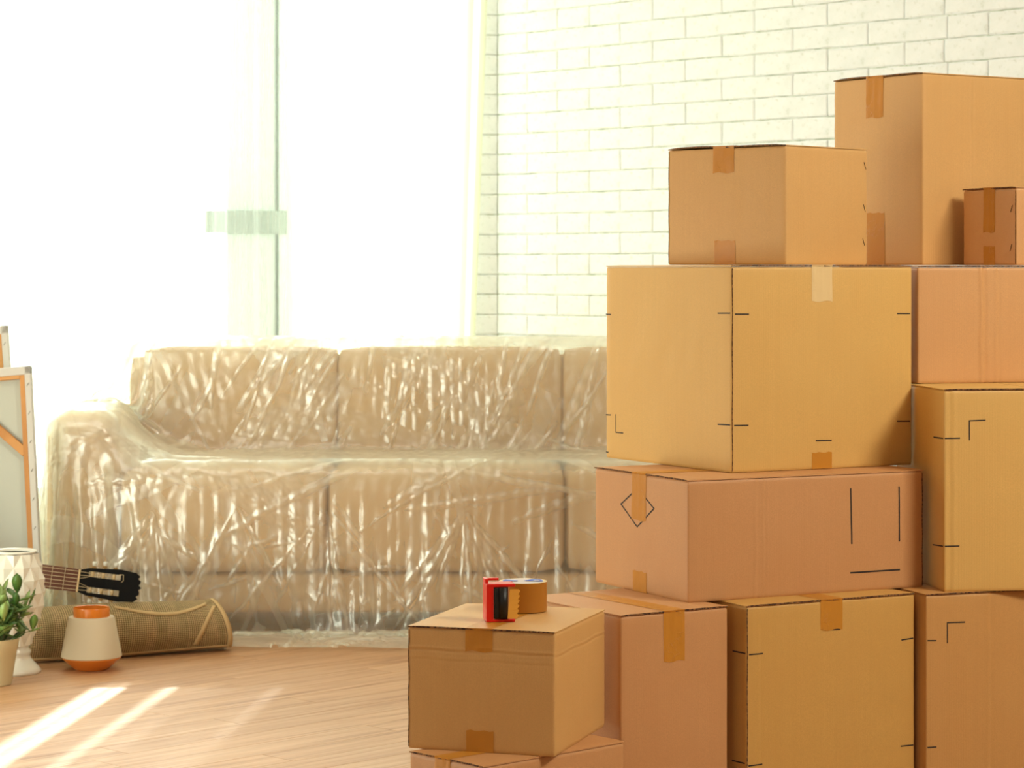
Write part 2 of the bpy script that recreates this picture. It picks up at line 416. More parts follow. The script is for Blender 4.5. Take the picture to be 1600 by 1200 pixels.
curtain(552, 764, 0, -24, 7, .026, .11, 'white sheer curtain panel hanging beside the brick wall', 11, SHEER3)
rail = MB(); wbox(rail, .0, 4.0, 3.18, 3.215, .08, .16, bev=.004); rl = rail.build('curtain_rail', FRAME)
tag(rl, 'white curtain rail above the sheer curtains at the window', 'curtain rail')

# ------------------------------------------------------------------ cardboard boxes
def n2(a, b, sd):    # cheap smooth noise
    return math.sin(a*9.1+sd)*math.sin(b*7.3+sd*1.7)*.6+math.sin(a*23.7+b*11+sd*2.1)*.25
class Box:
    def __init__(s, px, pxL, pxR, d, deg, z0, z1, L=None, R=None, m=K_TAN, tape='L', creases=(), bulge=.002, bow=.0, sd=1, label='', face_w=None):
        s.th = math.radians(deg); c, sn = math.cos(s.th), math.sin(s.th)
        s.x0, s.y0 = (px-800)/F*d, d; kl = (pxL-800)/F; s.z0 = z0; s.H = z1-z0; s.sd = sd; s.bulge = bulge; s.bow = bow
        s.L = L or (s.x0-kl*s.y0)/(sn+kl*c)
        if R: s.R = R
        else: kr = (pxR-800)/F; s.R = (kr*s.y0-s.x0)/(c-kr*sn)
        s.tape = tape; s.m = m; s.cr = []
        s.root = empty('cardboard_box', (s.x0, s.y0, z0), s.th); tag(s.root, label, 'box', 'cardboard moving boxes in the stack')
        for cc in creases:      # (face, 'v'/'h', px, py, width, depth)
            u, z = s.fuv(cc[0], cc[2], cc[3]); s.cr.append((cc[0], cc[1], u if cc[1] == 'v' else z, cc[4], cc[5]))
        s.build()
    def fuv(s, face, px, py):        # where the sight line meets a face, in face coordinates
        k = (px-800)/F; c, sn = math.cos(s.th), math.sin(s.th)
        if face == 'R': u = (k*s.y0-s.x0)/(c-k*sn); y = s.y0+u*sn
        else: u = (s.x0-k*s.y0)/(sn+k*c); y = s.y0+u*c
        return u, CAMH-(py-HOR)/F*y-s.z0
    def disp(s, face, u, z):
        W = s.R if face in ('R', 'B') else s.L
        e = max(0, math.sin(math.pi*min(max(u/W, 0), 1)))*max(0, math.sin(math.pi*min(max(z/s.H, 0), 1)))
        d = s.bulge*e*(1+.6*n2(u*3, z*3, s.sd)) + .0006*n2(u*8, z*8, s.sd+3)*min(1, e*4)
        for f, o, p, w_, dp in s.cr:
            if f == face:
                q = (u if o == 'v' else z)-p+.0012*math.sin((z if o == 'v' else u)*37+s.sd)
                d += dp*math.exp(-(q/w_)**2)-dp*.8*math.exp(-((q-2.2*w_)/w_)**2)
        return d
    def pt(s, face, u, z, off):
        d = s.disp(face, u, z)+off
        return (u, -d, z) if face == 'R' else (-d, u, z)
    def build(s):
        L, R, H, r = s.L, s.R, s.H, .0045
        fl = .0045
        zs = sorted(set([0, .003, .008]+[H*i/18 for i in range(1, 18)]+[H-fl-.008, H-fl-.003, H-fl]+
             [p+w_*k*.5 for f, o, p, w_, dp in s.cr if o == 'h' for k in range(-5, 11)]))
        cols = []
        def side(face, W, fn, nx, ny):
            us = sorted(set([r+(W-2*r)*i/26 for i in range(27)]+[p+w_*k*.5 for f, o, p, w_, dp in s.cr if f == face and o == 'v' for k in range(-5, 11)]))
            for u in us:
                if r <= u <= W-r: cols.append((fn(u), (nx, ny), face, u, False))
        def corner(cx, cy, a0):
            for k in (1, 2): 
                a = math.radians(a0+30*k); cols.append(((cx+r*math.cos(a), cy+r*math.sin(a)), (math.cos(a), math.sin(a)), 'C', 0, True))
        side('R', R, lambda u: (u, 0), 0, -1); corner(R-r, r, -90)
        side('X', L, lambda u: (R, u), 1, 0); corner(R-r, L-r, 0)
        side('B', R, lambda u: (R-u, L), 0, 1); corner(r, L-r, 90)
        side('L2', L, lambda u: (0, L-u), -1, 0); corner(r, r, 180)
        b = MB(); n = len(cols); uv = []; per = 0; lastp = None; S = []
        for c in cols:
            if lastp: per += math.dist(lastp, c[0])
            lastp = c[0]; S.append(per)
        for z in zs:
            ins = .0025 if z in (0, zs[-1]) else (.0006 if (z == .003 or z == zs[-2]) else 0)
            for i, (p, nn, face, u, co) in enumerate(cols):
                if co: d = .0007*n2(z*9, i*1.0, s.sd)
                elif face == 'L2': d = s.disp('L', L-u, z)
                else: d = s.disp(face, u, z)
                b.v.append((p[0]+nn[0]*(d-ins), p[1]+nn[1]*(d-ins), z)); uv.append((S[i], z))
        for j in range(len(zs)-1):
            for i in range(n): b.f.append((j*n+i, j*n+(i+1) % n, (j+1)*n+(i+1) % n, (j+1)*n+i)); b.m.append(0)
        b.f.append(tuple(range(n))[::-1]); b.m.append(0); b.f.append(tuple((len(zs)-1)*n+i for i in range(n))); b.m.append(1)
        b.uv = uv
        b.build('body', [s.m, K_EDGE], s.root, smooth=True, angle=40)
        # two top flaps meeting along the taped seam
        for k in (0, 1):
            f = MB(); nu, nv = 16, 6; vs = []; uv = []
            A, Bw = (R, L) if s.tape == 'L' else (L, R)      # A along the seam, Bw across it
            for lay in (0, 1):
                for i in range(nu+1):
                    for j in range(nv+1):
                        a = A*i/nu; c = (Bw/2-.001)*j/nv; q = j/nv; c = c if k == 0 else Bw-c
                        up = s.bow*(math.sin(math.pi*q*.95)**.8)*(1 if i < 2 or i > nu-2 else .6)*(1+.5*math.sin(k*2+s.sd))
                        edge = .0012 if (j == 0 and lay == 1) else 0
                        z = H-fl+.0009+lay*(fl-.0009)+up-edge
                        x, y = (a, c) if s.tape == 'L' else (c, a)
                        jag = .0012*math.sin(j*2.7+s.sd+k)*(1 if i in (0, nu) else 0)
                        if s.tape == 'L': x += -jag-.0012 if i == 0 else 0
                        else: y += -jag-.0012 if i == 0 else 0
                        vs.append((x, y, z)); uv.append((c, a))
            q = (nu+1)*(nv+1); fs = []; ms = []
            flip = (k == 1) ^ (s.tape != 'L')
            for i in range(nu):
                for j in range(nv):
                    t = (q+i*(nv+1)+j, q+(i+1)*(nv+1)+j, q+(i+1)*(nv+1)+j+1, q+i*(nv+1)+j+1)
                    fs += [t[::-1] if flip else t, tuple(x-q for x in (t if flip else t[::-1]))]; ms += [0, 0]
            rim = [i*(nv+1) for i in range(nu+1)]+[nu*(nv+1)+j for j in range(1, nv+1)]+[i*(nv+1)+nv for i in range(nu-1, -1, -1)]+[j for j in range(nv-1, 0, -1)]
            for a, c in zip(rim, rim[1:]+rim[:1]):
                t = (a, c, c+q, a+q); fs.append(t[::-1] if flip else t)
                hinge = (a % (nv+1) == 0) and (c % (nv+1) == 0); ms.append(0 if hinge else 1)
            f.v = vs; f.f = fs; f.m = ms; f.uv = uv
            f.build('top_flap', [s.m, K_EDGE], s.root)
        s.H_top = H
    def ribbon(s, name, m, face, pts, w_, off=.0005, horiz=False):
        b = MB(); vs = []
        for i, (u, z) in enumerate(pts):
            t = Vector((pts[min(i+1, len(pts)-1)][0]-pts[max(i-1, 0)][0], pts[min(i+1, len(pts)-1)][1]-pts[max(i-1, 0)][1], 0)).normalized(); n_ = Vector((-t.y, t.x, 0))
            for sg in (-1, 1): vs.append(s.pt(face, u+n_.x*w_/2*sg, z+n_.y*w_/2*sg, off))
        fs = [(2*i, 2*i+1, 2*i+3, 2*i+2) for i in range(len(pts)-1)]
        b.add(vs, fs); return b.build(name, m, s.root)
    def line(s, face, pts, w_=.003, name='printed_line'):
        P = [s.fuv(face, *p) for p in pts]; Q = []
        for a, c in zip(P[:-1], P[1:]):
            for k in range(6): Q.append((a[0]+(c[0]-a[0])*k/6, a[1]+(c[1]-a[1])*k/6))
        Q.append(P[-1]); s.ribbon(name, INK, face, Q, w_)
    def polyline(s, face, pts, w_=.003, name='printed_line'):
        b = MB()
        for p0, p1 in zip(pts[:-1], pts[1:]):
            a, c = s.fuv(face, *p0), s.fuv(face, *p1); t = Vector((c[0]-a[0], c[1]-a[1], 0)).normalized(); n_ = Vector((-t.y, t.x, 0)); vs = []
            a = (a[0]-t.x*w_/2, a[1]-t.y*w_/2); c = (c[0]+t.x*w_/2, c[1]+t.y*w_/2)
            for k in range(7):
                u, z = a[0]+(c[0]-a[0])*k/6, a[1]+(c[1]-a[1])*k/6
                for sg in (-1, 1): vs.append(s.pt(face, u+n_.x*w_/2*sg, z+n_.y*w_/2*sg, .0005))
            b.add(vs, [(2*i, 2*i+1, 2*i+3, 2*i+2) for i in range(6)])
        b.build(name, INK, s.root)
    def top_tape(s, px, py, w_=.05, m=TAPE, over=True, sd=0, lab=None):
        face = s.tape; u0, zz = s.fuv(face, px, py); A = s.R if face == 'L' else s.L
        prof = []; H = s.H
        for i in range(7): prof.append(('f', zz+(H-.004-zz)*i/6))
        prof.append(('e', 0))
        for i in range(9 if over else 3): prof.append(('t', .004+(A-.01)*i/8))
        b = MB(); vs = []; nw = 8
        for typ, q in prof:
            for k in range(nw+1):
                u = u0+w_*(k/nw-.5); rag = .0018*math.sin(k*5.3+sd+1) if typ == 'f' and q == prof[0][1] else 0
                up = s.bow*.55
                wob = .0004*math.sin(k*2.1+sd)
                if typ == 'f': vs.append(s.pt(face, u, q+rag, .0007+max(0, wob)))
                elif typ == 'e': vs.append((u, -.0028, H+.0006+up) if face == 'R' else (-.0028, u, H+.0006+up))
                else: vs.append((u, q, H+.0008+up) if face == 'R' else (q, u, H+.0008+up))
        fs = [(i*(nw+1)+k, i*(nw+1)+k+1, (i+1)*(nw+1)+k+1, (i+1)*(nw+1)+k) for i in range(len(prof)-1) for k in range(nw)]
        if face == 'L': fs = [f[::-1] for f in fs]
        b.add(vs, fs); o = b.build('packing_tape', m, s.root); 
        if lab: o['label'] = lab
        s.tu = u0
        return o
    def bottom_tape(s, px, py, w_=.05, m=TAPE):
        face = s.tape; u0, zz = s.fuv(face, px, py); vs = []; b = MB()
        for i in range(6):
            for k in range(7): vs.append(s.pt(face, u0+w_*(k/6-.5), zz*(1-i/5)+.0005+(.0015*math.sin(k*4.1) if i == 0 else 0), .0008))
        fs = [(i*7+k, i*7+k+1, (i+1)*7+k+1, (i+1)*7+k) for i in range(5) for k in range(6)]
        if face == 'R': fs = [f[::-1] for f in fs]
        b.add(vs, fs); b.build('packing_tape', m, s.root)
    def staples(s, face, pts):
        for i, (px, py) in enumerate(pts):
            u, z = s.fuv(face, px, py); b = MB()
            P = [s.pt(face, u-.004+.008*k/3, z+.009-.018*k/3, .001) for k in range(4)]
            b.tube(P, .0008, 5); b.build('staple', STAPLE, s.root)

ZB = .516; ZP = .806; ZD = 1.309; ZI = .261; ZF = 1.01
dz = lambda py, z: (CAMH-z)*F/(py-HOR)
# bottom row
bH = Box(970, 820, 1137, dz(961, ZB), 33, 0, ZB, m=K_RED, tape='R', sd=2,
         label='tall reddish bottom box with glossy tape along its top, behind the tape-gun box')
bH.top_tape(1053, 1033, .06)
bK = Box(1166, 1060, 1429, dz(946, ZB), 29, 0, ZB, L=.42, m=K_YEL_SHADE, tape='R', sd=3, bulge=.0015, creases=[('R', 'v', 1185, 1050, .004, .0006)],
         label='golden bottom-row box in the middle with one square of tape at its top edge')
bK.top_tape(1299, 984, .064)
for f, a in (('L', [(1145, 1017), (1165, 1021)]), ('R', [(1170, 1023), (1192, 1021)]), ('L', [(1144, 1188), (1164, 1193)]), ('R', [(1169, 1197), (1191, 1194)]),
             ('R', [(1408, 1000), (1427, 997)]), ('R', [(1407, 1166), (1427, 1164)]), ('R', [(1292, 984), (1313, 983)])): bK.line(f, a, .0032)
bL = Box(1447, 1432, 1700, dz(928, ZB), 20, 0, ZB, L=.4, R=.52, m=K_TAN_SHADE, tape='R', sd=4, creases=[('R', 'v', 1543, 1050, .005, .0012)],
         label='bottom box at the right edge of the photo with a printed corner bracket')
for f, a in (('R', [(1449, 1001), (1463, 1001)]), ('R', [(1449, 1168), (1463, 1167)])): bL.line(f, a, .0032)
bL.polyline('R', [(1480, 1004), (1480, 973), (1507, 972)])
# box under the dispenser box
bJ = Box(755, 640, 975, dz(1197, ZI), 43, 0, ZI, m=K_RED, tape='L', sd=5, label='low box under the box that carries the tape gun')
bJ.top_tape(692, 1240, .05)
bI = Box(867, 637, 945, dz(1183, ZI), 72, ZI, .5275, m=K_TAN, tape='L', sd=6, bulge=.001, creases=[('L', 'h', 750, 1020, .003, -.0007), ('R', 'h', 905, 1010, .003, -.0007), ('L', 'h', 750, 1035, .003, -.00025)],
         label='small box carrying the red tape gun, leftmost of the stack')
bI.top_tape(748.5, 1018, .062); bI.bottom_tape(750, 1142, .062)
# second row
bP = Box(1075, 930, 1443, dz(942, ZB), 27, ZB, ZP-.001, m=K_RED, tape='L', sd=7, bulge=.002, creases=[('R', 'v', 1180, 850, .004, .0008), ('R', 'v', 1192, 850, .003, .0006)],
         label='long reddish box printed with a diamond on its end')
bP.top_tape(999, 813, .07); bP.bottom_tape(1000, 893, .066)
bP.polyline('L', [(971, 787.5), (997, 823), (1023, 794.5), (997, 762.5), (971, 787.5)], .0036, 'printed_diamond')
for a in ([(1329, 763), (1330, 850)], [(1404.5, 760), (1405, 846)], [(1328, 895), (1406, 890)]): bP.line('R', a, .004)
bF = Box(1475, 1440, 1700, dz(925, ZB), 8, ZB, ZF-.001, L=.40, R=.46, m=K_YEL, tape='R', sd=8, bulge=.001, creases=[('R', 'v', 1484, 800, .005, -.0012)],
         label='upright golden box at the right edge, level with the long reddish box beside it')
for f, a in (('L', [(1459, 683), (1474, 685)]), ('R', [(1476, 685), (1500, 684.5)]), ('L', [(1458, 851), (1474, 853.5)]), ('R', [(1476, 853.5), (1499, 853)])): bF.line(f, a, .0032)
bF.polyline('R', [(1514.5, 687), (1514.5, 657.5), (1539, 656.5)])
# third row
bD = Box(1142, 947, 1425, dz(739, ZP), 29, ZP, ZD, m=K_YEL, tape='R', sd=9, bulge=.0025, creases=[('L', 'v', 1087, 560, .006, .0012), ('L', 'v', 1081, 560, .004, .0006)],
         label='largest golden box in the middle of the stack with glare-painted tape at its top edge')
bD.top_tape(1284, 471, .062, TAPE_GLARE, lab='tape with painted glare'); bD.bottom_tape(1284, 707, .060)
for f, a in (('L', [(947, 491), (955, 491.5)]), ('L', [(1122, 489.5), (1141, 489.5)]), ('R', [(1148, 491), (1170, 491)]), ('R', [(1401, 490), (1422, 490)]),
             ('L', [(947, 648), (955, 648.5)]), ('L', [(1122, 663), (1141, 664)]), ('R', [(1147, 665), (1169, 664.5)]), ('R', [(1401, 658), (1422, 658)]),
             ('R', [(1274, 688.5), (1299, 688)]), ('L', [(947, 706), (951, 706.5)])): bD.line(f, a, .0032)
bD.polyline('L', [(962.5, 648), (962.5, 675.5), (974, 676.5)], .0025)
bE = Box(1434, 1429, 1700, 6.475, 16, ZF, 1.308, L=.50, R=.52, m=K_ORG, tape='R', sd=10, bulge=.001, creases=[('R', 'v', 1533, 520, .005, .003), ('R', 'v', 1556, 520, .004, .001)],
         label='orange-tan box with a long vertical crease at the right edge beside the largest box')
# top
bA = Box(1228, 1044, 1355, 6.32, 46, ZD+.001, ZD+.001+.298, m=K_TAN, tape='L', sd=11, bulge=.002, bow=.003, creases=[('L', 'v', 1165, 330, .0025, .0022), ('L', 'v', 1096, 330, .004, .0010), ('L', 'v', 1197, 330, .003, .0010)],
         label='box with three staples down its side, on top of the stack at its left end')
bA.top_tape(1131, 270, .068); bA.bottom_tape(1133, 376, .068); bA.staples('R', [(1351, 259), (1350, 325), (1349, 378)])
bB = Box(1442, 1303, 1700, 6.79, 33, ZD+.001, ZD+.001+.512, R=.50, m=K_TAN, tape='L', sd=12, bulge=.0015, bow=.002, creases=[('R', 'v', 1517, 300, .004, .0010)],
         label='tallest topmost box with tape at its top and bottom edge')
bB.top_tape(1367, 184, .070); bB.bottom_tape(1369, 333, .072)
bC = Box(1588, 1505, 1700, 6.585, 24, ZD+.0, ZD+.0+.203, R=.26, m=K_ORG, tape='L', sd=13, bulge=.001,
         label='small box with two staples standing in front of the tallest box at the right edge')
bC.top_tape(1546, 363, .052); bC.bottom_tape(1546, 385, .052); bC.staples('L', [(1581, 326), (1580, 387)])

for bx, f, u in ((bD, 'R', .0045), (bK, 'R', .003), (bA, 'L', bA.L-.003), (bI, 'L', bI.L-.003), (bC, 'L', .003), (bP, 'R', bP.R-.004)):
    bx.ribbon('corner_seam', K_EDGE, f, [(u+.0006*math.sin(k*1.3), .004+(bx.H-.012)*k/14) for k in range(15)], .0026)
# ------------------------------------------------------------------ tape dispenser on the box
RED = mat('red_plastic', lin(226, 34, 22), .3); BLK = mat('black_rubber', lin(14, 14, 12), .45)
ROLL = mat('tape_roll_side', lin(176, 112, 34), .3); ROLLTOP = mat('tape_roll_edge', lin(230, 204, 150), .5)
CARDW = mat('core_card', lin(222, 214, 214), .6); CARDB = mat('core_print_blue', lin(28, 70, 190), .5); TONG = mat('tape_tongue', lin(236, 170, 70), .35); STEEL = mat('blade_steel', lin(190, 188, 180), .3, Metallic=.9)
zt_ = .5285
pR = at(812, 966, zt_); pD = at(784, 972, zt_)
disp_ = empty('tape_dispenser', (pD.x, pD.y, zt_), math.radians(8)); tag(disp_, 'red and black tape gun lying on the small left box', 'tape dispenser')
S_ = pD.y/F     # metres per photo pixel at the dispenser
def dpart(name, m, fn, smooth=False):
    b = MB(); fn(b); return b.build(name, m, disp_, smooth)
x0, x1 = -.034, .030
def fr(b):
    b.box((x0, 0, .003), (x0+.0165, .018, .082), bev=.002)       # end plate
    b.box((x0, .0, .0), (x1, .055, .006), bev=.002)              # lower side
    b.box((x0+.001, .0, .076), (x1, .050, .083), bev=.002)       # upper side
    b.box((x0, .018, .003), (x0+.005, .06, .082), bev=.0015)
dpart('dispenser_body', RED, fr)
dpart('thumb_clip', RED, lambda b: (b.box((x0-.001, .012, .083), (x0+.006, .05, .093), bev=.001), b.box((x0+.003, .02, .089), (x0+.030, .030, .094), bev=.001)))
dpart('pressure_pad', BLK, lambda b: (b.box((x0+.017, -.001, .007), (x0+.030, .02, .0755), bev=.003), b.tube([(x0+.037, .006, .007), (x0+.037, .006, .0755)], .012, 16)), True)
def blade(b):
    for i in range(16):
        z = .010+i*.004; b.add([(x0+.0168, -.0015, z), (x0+.0168, -.0015, z+.004), (x0+.0148, -.0035, z+.002)], [(0,1,2),(2,1,0)])
dpart('cutting_blade', STEEL, blade)
def tongue(b):
    vs = []; n = 18
    for i in range(n+1):
        z = .008+.064*i/n; jag = .0022*((i*7) % 3-1)+.004*i/n
        vs += [(x0+.046+.005*i/n, -.007, z), (x0+.068+jag, -.0085, z)]
    b.add(vs, [(2*i, 2*i+1, 2*i+3, 2*i+2) for i in range(n)])
dpart('tape_tongue', TONG, tongue)
# the roll itself, built about a vertical axis
pc = at(817, 955, zt_); roll = empty('tape_roll', (pc.x, pc.y+.012, zt_+.001)); tag(roll, 'roll of brown packing tape with a blue and white printed core face', 'tape roll')
ro, ri, hh = .0545, .040, .0655
b = MB(); b.lathe([(ro, 0), (ro, hh)], 64); b.build('wound_tape', ROLL, roll, smooth=True)
b = MB(); b.lathe([(ro, hh), (ri, hh)], 64); b.lathe([(ri, 0), (ro, 0)], 64); b.lathe([(ri, hh), (ri, 0)], 64); b.build('tape_edge', ROLLTOP, roll)
b = MB(); n = 48
def wedge(b, a0, a1, r0, r1, z):
    k = max(4, int((a1-a0)/8)); vs = []
    for i in range(k+1):
        a = math.radians(a0+(a1-a0)*i/k); vs += [(r0*math.cos(a), r0*math.sin(a), z), (r1*math.cos(a), r1*math.sin(a), z)]
    b.add(vs, [(2*i, 2*i+1, 2*i+3, 2*i+2) for i in range(k)])
b = MB(); b.lathe([(.0005, hh-.0005), (ri+.008, hh+.0004)], 48); b.build('core_label', CARDW, roll)
b = MB(); wedge(b, -20, 55, .004, ri+.006, hh+.0009); wedge(b, 150, 205, .012, ri+.006, hh+.0009); b.build('blue_print', CARDB, roll)
b = MB()
for k in range(4): wedge(b, -8+k*9, -4+k*9, ri*.62, ri*.95, hh+.0013)
b.build('white_print', CARDW, roll)

# ------------------------------------------------------------------ sofa
SOFA = mat('sofa_fabric', lin(208, 178, 142), .85)
sb_ = SOFA.node_tree.nodes['Principled BSDF']; sv = mapping(SOFA)
lk(SOFA, mixc(SOFA, noise(SOFA, sv, 120, 4, .7), lin(206, 170, 128), lin(222, 190, 152)), sb_.inputs['Base Color'])
lk(SOFA, bump(SOFA, noise(SOFA, sv, 300, 2), .3, .002), sb_.inputs['Normal'])
SX0, SX1, SY0, SY1 = -1.67, 1.22, 9.10, 9.95
sofa = empty('sofa', ((SX0+SX1)/2, (SY0+SY1)/2, 0)); tag(sofa, 'long cream three-seat sofa under clear plastic film', 'sofa')
def cushion(name, a, c, r, puff=.0, lean=0.0, parent=sofa):
    bm = bmesh.new(); bmesh.ops.create_cube(bm, size=1)
    for v in bm.verts: v.co = Vector(((a[0]+c[0])/2+v.co.x*(c[0]-a[0]), (a[1]+c[1])/2+v.co.y*(c[1]-a[1]), (a[2]+c[2])/2+v.co.z*(c[2]-a[2])))
    bmesh.ops.subdivide_edges(bm, edges=bm.edges[:], cuts=7, use_grid_fill=True)
    cc = Vector(((a[0]+c[0])/2, (a[1]+c[1])/2, (a[2]+c[2])/2)); hs = Vector(((c[0]-a[0])/2, (c[1]-a[1])/2, (c[2]-a[2])/2))
    for v in bm.verts:
        q = v.co-cc; inner = Vector((max(-hs.x+r, min(hs.x-r, q.x)), max(-hs.y+r, min(hs.y-r, q.y)), max(-hs.z+r, min(hs.z-r, q.z)))); dd = q-inner
        if dd.length > 1e-6: q = inner+dd.normalized()*min(r, max(dd.length, 0) if dd.length < r else r)
        e = [max(0, 1-(q[i]/hs[i])**2) for i in range(3)]
        pf = Vector((q.x/hs.x*e[1]*e[2], q.y/hs.y*e[0]*e[2], q.z/hs.z*e[0]*e[1]))*puff
        v.co = cc+q+pf; v.co.y += lean*(v.co.z-a[2])
        v.co -= Vector(sofa.location)
    bm.verts.index_update(); b = MB(); b.add([v.co[:] for v in bm.verts], [[v.index for v in f.verts] for f in bm.faces]); bm.free()
    return b.build(name, SOFA, parent, smooth=True)
cushion('plinth', (SX0+.02, SY0+.035, .07), (SX1-.02, SY1, .212), .015)
cushion('back_frame', (SX0+.2, SY1-.14, .2), (SX1-.2, SY1, .97), .04)
cushion('armrest', (SX0, SY0+.02, .07), (SX0+.27, SY1-.02, .78), .09, .01)
cushion('armrest', (SX1-.27, SY0+.02, .07), (SX1, SY1-.02, .78), .09, .01)
sx = [-1.40, -.66, .19, .95]
for i in range(3):
    cushion('seat_cushion', (sx[i]+.002, SY0, .215), (sx[i+1]-.002, 9.70, .585), .045, .004)
    cushion('back_cushion', (sx[i]+.002, 9.64, .57), (sx[i+1]-.002, 9.86, 1.00), .035, .004, .05)
for x, y in ((SX0+.08, SY0+.1), (SX1-.08, SY0+.1), (SX0+.08, SY1-.08), (SX1-.08, SY1-.08)):
    b = MB(); b.tube([(x-sofa.location.x, y-sofa.location.y, .0), (x-sofa.location.x, y-sofa.location.y, .08)], [.018, .025], 12); b.build('leg', mat('dark_leg', lin(50, 40, 34), .5), sofa)

# ------------------------------------------------------------------ plastic film: sheet dropped on the sofa (position based cloth)
def film_sim():
    prof = [(10.02, .62), (10.02, 1.07), (9.69, 1.07), (9.60, .65), (9.06, .65), (9.03, .02), (8.74, .012)]
    seg = [math.dist(a, c) for a, c in zip(prof[:-1], prof[1:])]; V = sum(seg); cum = np.concatenate([[0], np.cumsum(seg)])
    h = .0165; nv = int(V*1.03/h); v = np.linspace(0, V, nv)
    Yp = np.interp(v, cum, [p[0] for p in prof]); Zp = np.interp(v, cum, [p[1] for p in prof])
    drop = .80; xin = 2.85
    U = drop+xin+.35; nu = int(U*1.05/h); u = np.linspace(0, U, nu)
    X = np.clip(u-drop, 0, xin)+(SX0-.01); dl = np.clip(drop-u, 0, None)
    X = X-dl*.12
    PX = np.repeat(X[:, None], nv, 1); PY = np.repeat(Yp[None, :], nu, 0)
    arm = (X < SX0+.30) | (X > SX1-.30)
    ZZ = np.repeat(Zp[None, :], nu, 0)
    i3 = cum[3]; i1 = cum[1]
    armz = np.where((v > i1) & (v < cum[4]), .83, 0)
    ZZ = np.where(arm[:, None], np.maximum(ZZ, armz[None, :]), ZZ)
    ramp_ = np.clip(1-(X-(SX0+.28))/.42, 0, 1)**1.3; ZZ = np.maximum(ZZ, np.where((v > cum[2]) & (v < cum[4]), 1, 0)[None, :]*(.60+.23*ramp_)[:, None])
    ZZ = np.where((dl > 0)[:, None], np.minimum(ZZ, .83)-dl[:, None], ZZ)
    dr = np.clip(u-drop-xin, 0, None); ZZ = ZZ-dr[:, None]
    ZZ = np.maximum(ZZ, .01)
    P = np.stack([PX, PY, ZZ], -1)
    rs = np.random.RandomState(4)
    def sm(a, b_):
        g = rs.randn(a, b_); gi = np.linspace(0, a-1, nu); gj = np.linspace(0, b_-1, nv)
        t = np.stack([np.interp(gj, range(b_), g[i]) for i in range(a)]); return np.stack([np.interp(gi, range(a), t[:, j]) for j in range(nv)], 1)
    P[..., 2] += .02+np.abs(sm(26, 7))*.03
    P[..., 1] -= .01+np.abs(sm(30, 7))*.045; P[..., 0] += sm(16, 9)*.03
    Pp = P.copy()
    sl = 1.0
    boxes = [((SX0+.02, SY0+.03, .0), (SX1-.02, SY1, .22), .015), ((SX0+.2, SY1-.16, .2), (SX1-.2, SY1+.005, .985), .05), ((SX0, SY0+.02, .0), (SX0+.27, SY1-.02, .79), .09), ((SX1-.27, SY0+.02, .0), (SX1, SY1-.02, .79), .09),
             ((-1.44, SY0-.022, .2), (.97, 9.7, .61), .06), ((-1.44, 9.625, .45), (.97, 9.90, 1.03), .05)]
    BC = [(np.array([(a[i]+c[i])/2 for i in range(3)]), np.array([(c[i]-a[i])/2 for i in range(3)])-r, r) for a, c, r in boxes]
    def sdf(p):
        d = p[..., 2]-.003
        for c, hx, r in BC:
            q = np.abs(p-c)-hx; o = np.sqrt((np.maximum(q, 0)**2).sum(-1))+np.minimum(q.max(-1), 0)-r
            d = np.minimum(d, o)
        return d
    def con(A, B, rest, k=1.0, comp=1.0):
        d = B-A; l = np.sqrt((d**2).sum(-1))+1e-9; e = (l-rest)/l; e = np.where(e < 0, e*comp, e)
        return d*(e*.5*k)[..., None]
    def apply(i0, i1):
        pass
    EPS = 1e-3; dt2g = .00035
    N = 230
    for it in range(N):
        vel = (P-Pp)*(.97 if it < N*.7 else .85); vel = np.clip(vel, -.02, .02); Pp = P.copy(); P = P+vel; P[..., 2] -= dt2g
        for k in range(7):
            for par in (0, 1):
                c = con(P[par:-1:2], P[par+1::2], h, 1, .75); P[par:-1:2] += c; P[par+1::2] -= c
                c = con(P[:, par:-1:2], P[:, par+1::2], h, 1, .75); P[:, par:-1:2] += c; P[:, par+1::2] -= c
            if k % 3 == 0:
                r2 = h*math.sqrt(2)
                for par in (0, 1):
                    c = con(P[par:-1:2, :-1], P[par+1::2, 1:], r2, .25, .3); P[par:-1:2, :-1] += c; P[par+1::2, 1:] -= c
                    c = con(P[par:-1:2, 1:], P[par+1::2, :-1], r2, .25, .3); P[par:-1:2, 1:] += c; P[par+1::2, :-1] -= c
            if k % 3 == 1:
                c = con(P[:-2], P[2:], 2*h, .06, .5); P[:-2] += c; P[2:] -= c
                c = con(P[:, :-2], P[:, 2:], 2*h, .06, .5); P[:, :-2] += c; P[:, 2:] -= c
        d = sdf(P); hit = d < .003
        if hit.any():
            q = P[hit]; d0 = d[hit]; g = np.stack([sdf(q+np.eye(3)[i]*EPS)-d0 for i in range(3)], -1)/EPS
            g /= np.sqrt((g**2).sum(-1))[:, None]+1e-9; q2 = q+g*(.003-d0)[:, None]
            pv = q2-Pp[hit]; pn_ = (pv*g).sum(-1)[:, None]*g; tang = pv-pn_
            P[hit] = Pp[hit]+pn_+tang*.25
            d = sdf(P)
    return P, nu, nv, h
import time; t_ = time.time()
FP, nu, nv, hh_ = film_sim(); print('film', nu, nv, time.time()-t_)
def refine(P):
    a, c = P.shape[:2]
    Q = np.empty((2*a-1, c, 3)); Q[::2] = P
    M = (P[:-1]+P[1:])/2; S = np.empty_like(M); S[1:-1] = (9*(P[1:-2]+P[2:-1])-(P[:-3]+P[3:]))/16; S[0] = M[0]; S[-1] = M[-1]; Q[1::2] = S
    return Q
for _ in range(2): FP = np.ascontiguousarray(refine(np.ascontiguousarray(refine(FP).transpose(1, 0, 2))).transpose(1, 0, 2)); hh_ /= 2
nu, nv = FP.shape[:2]
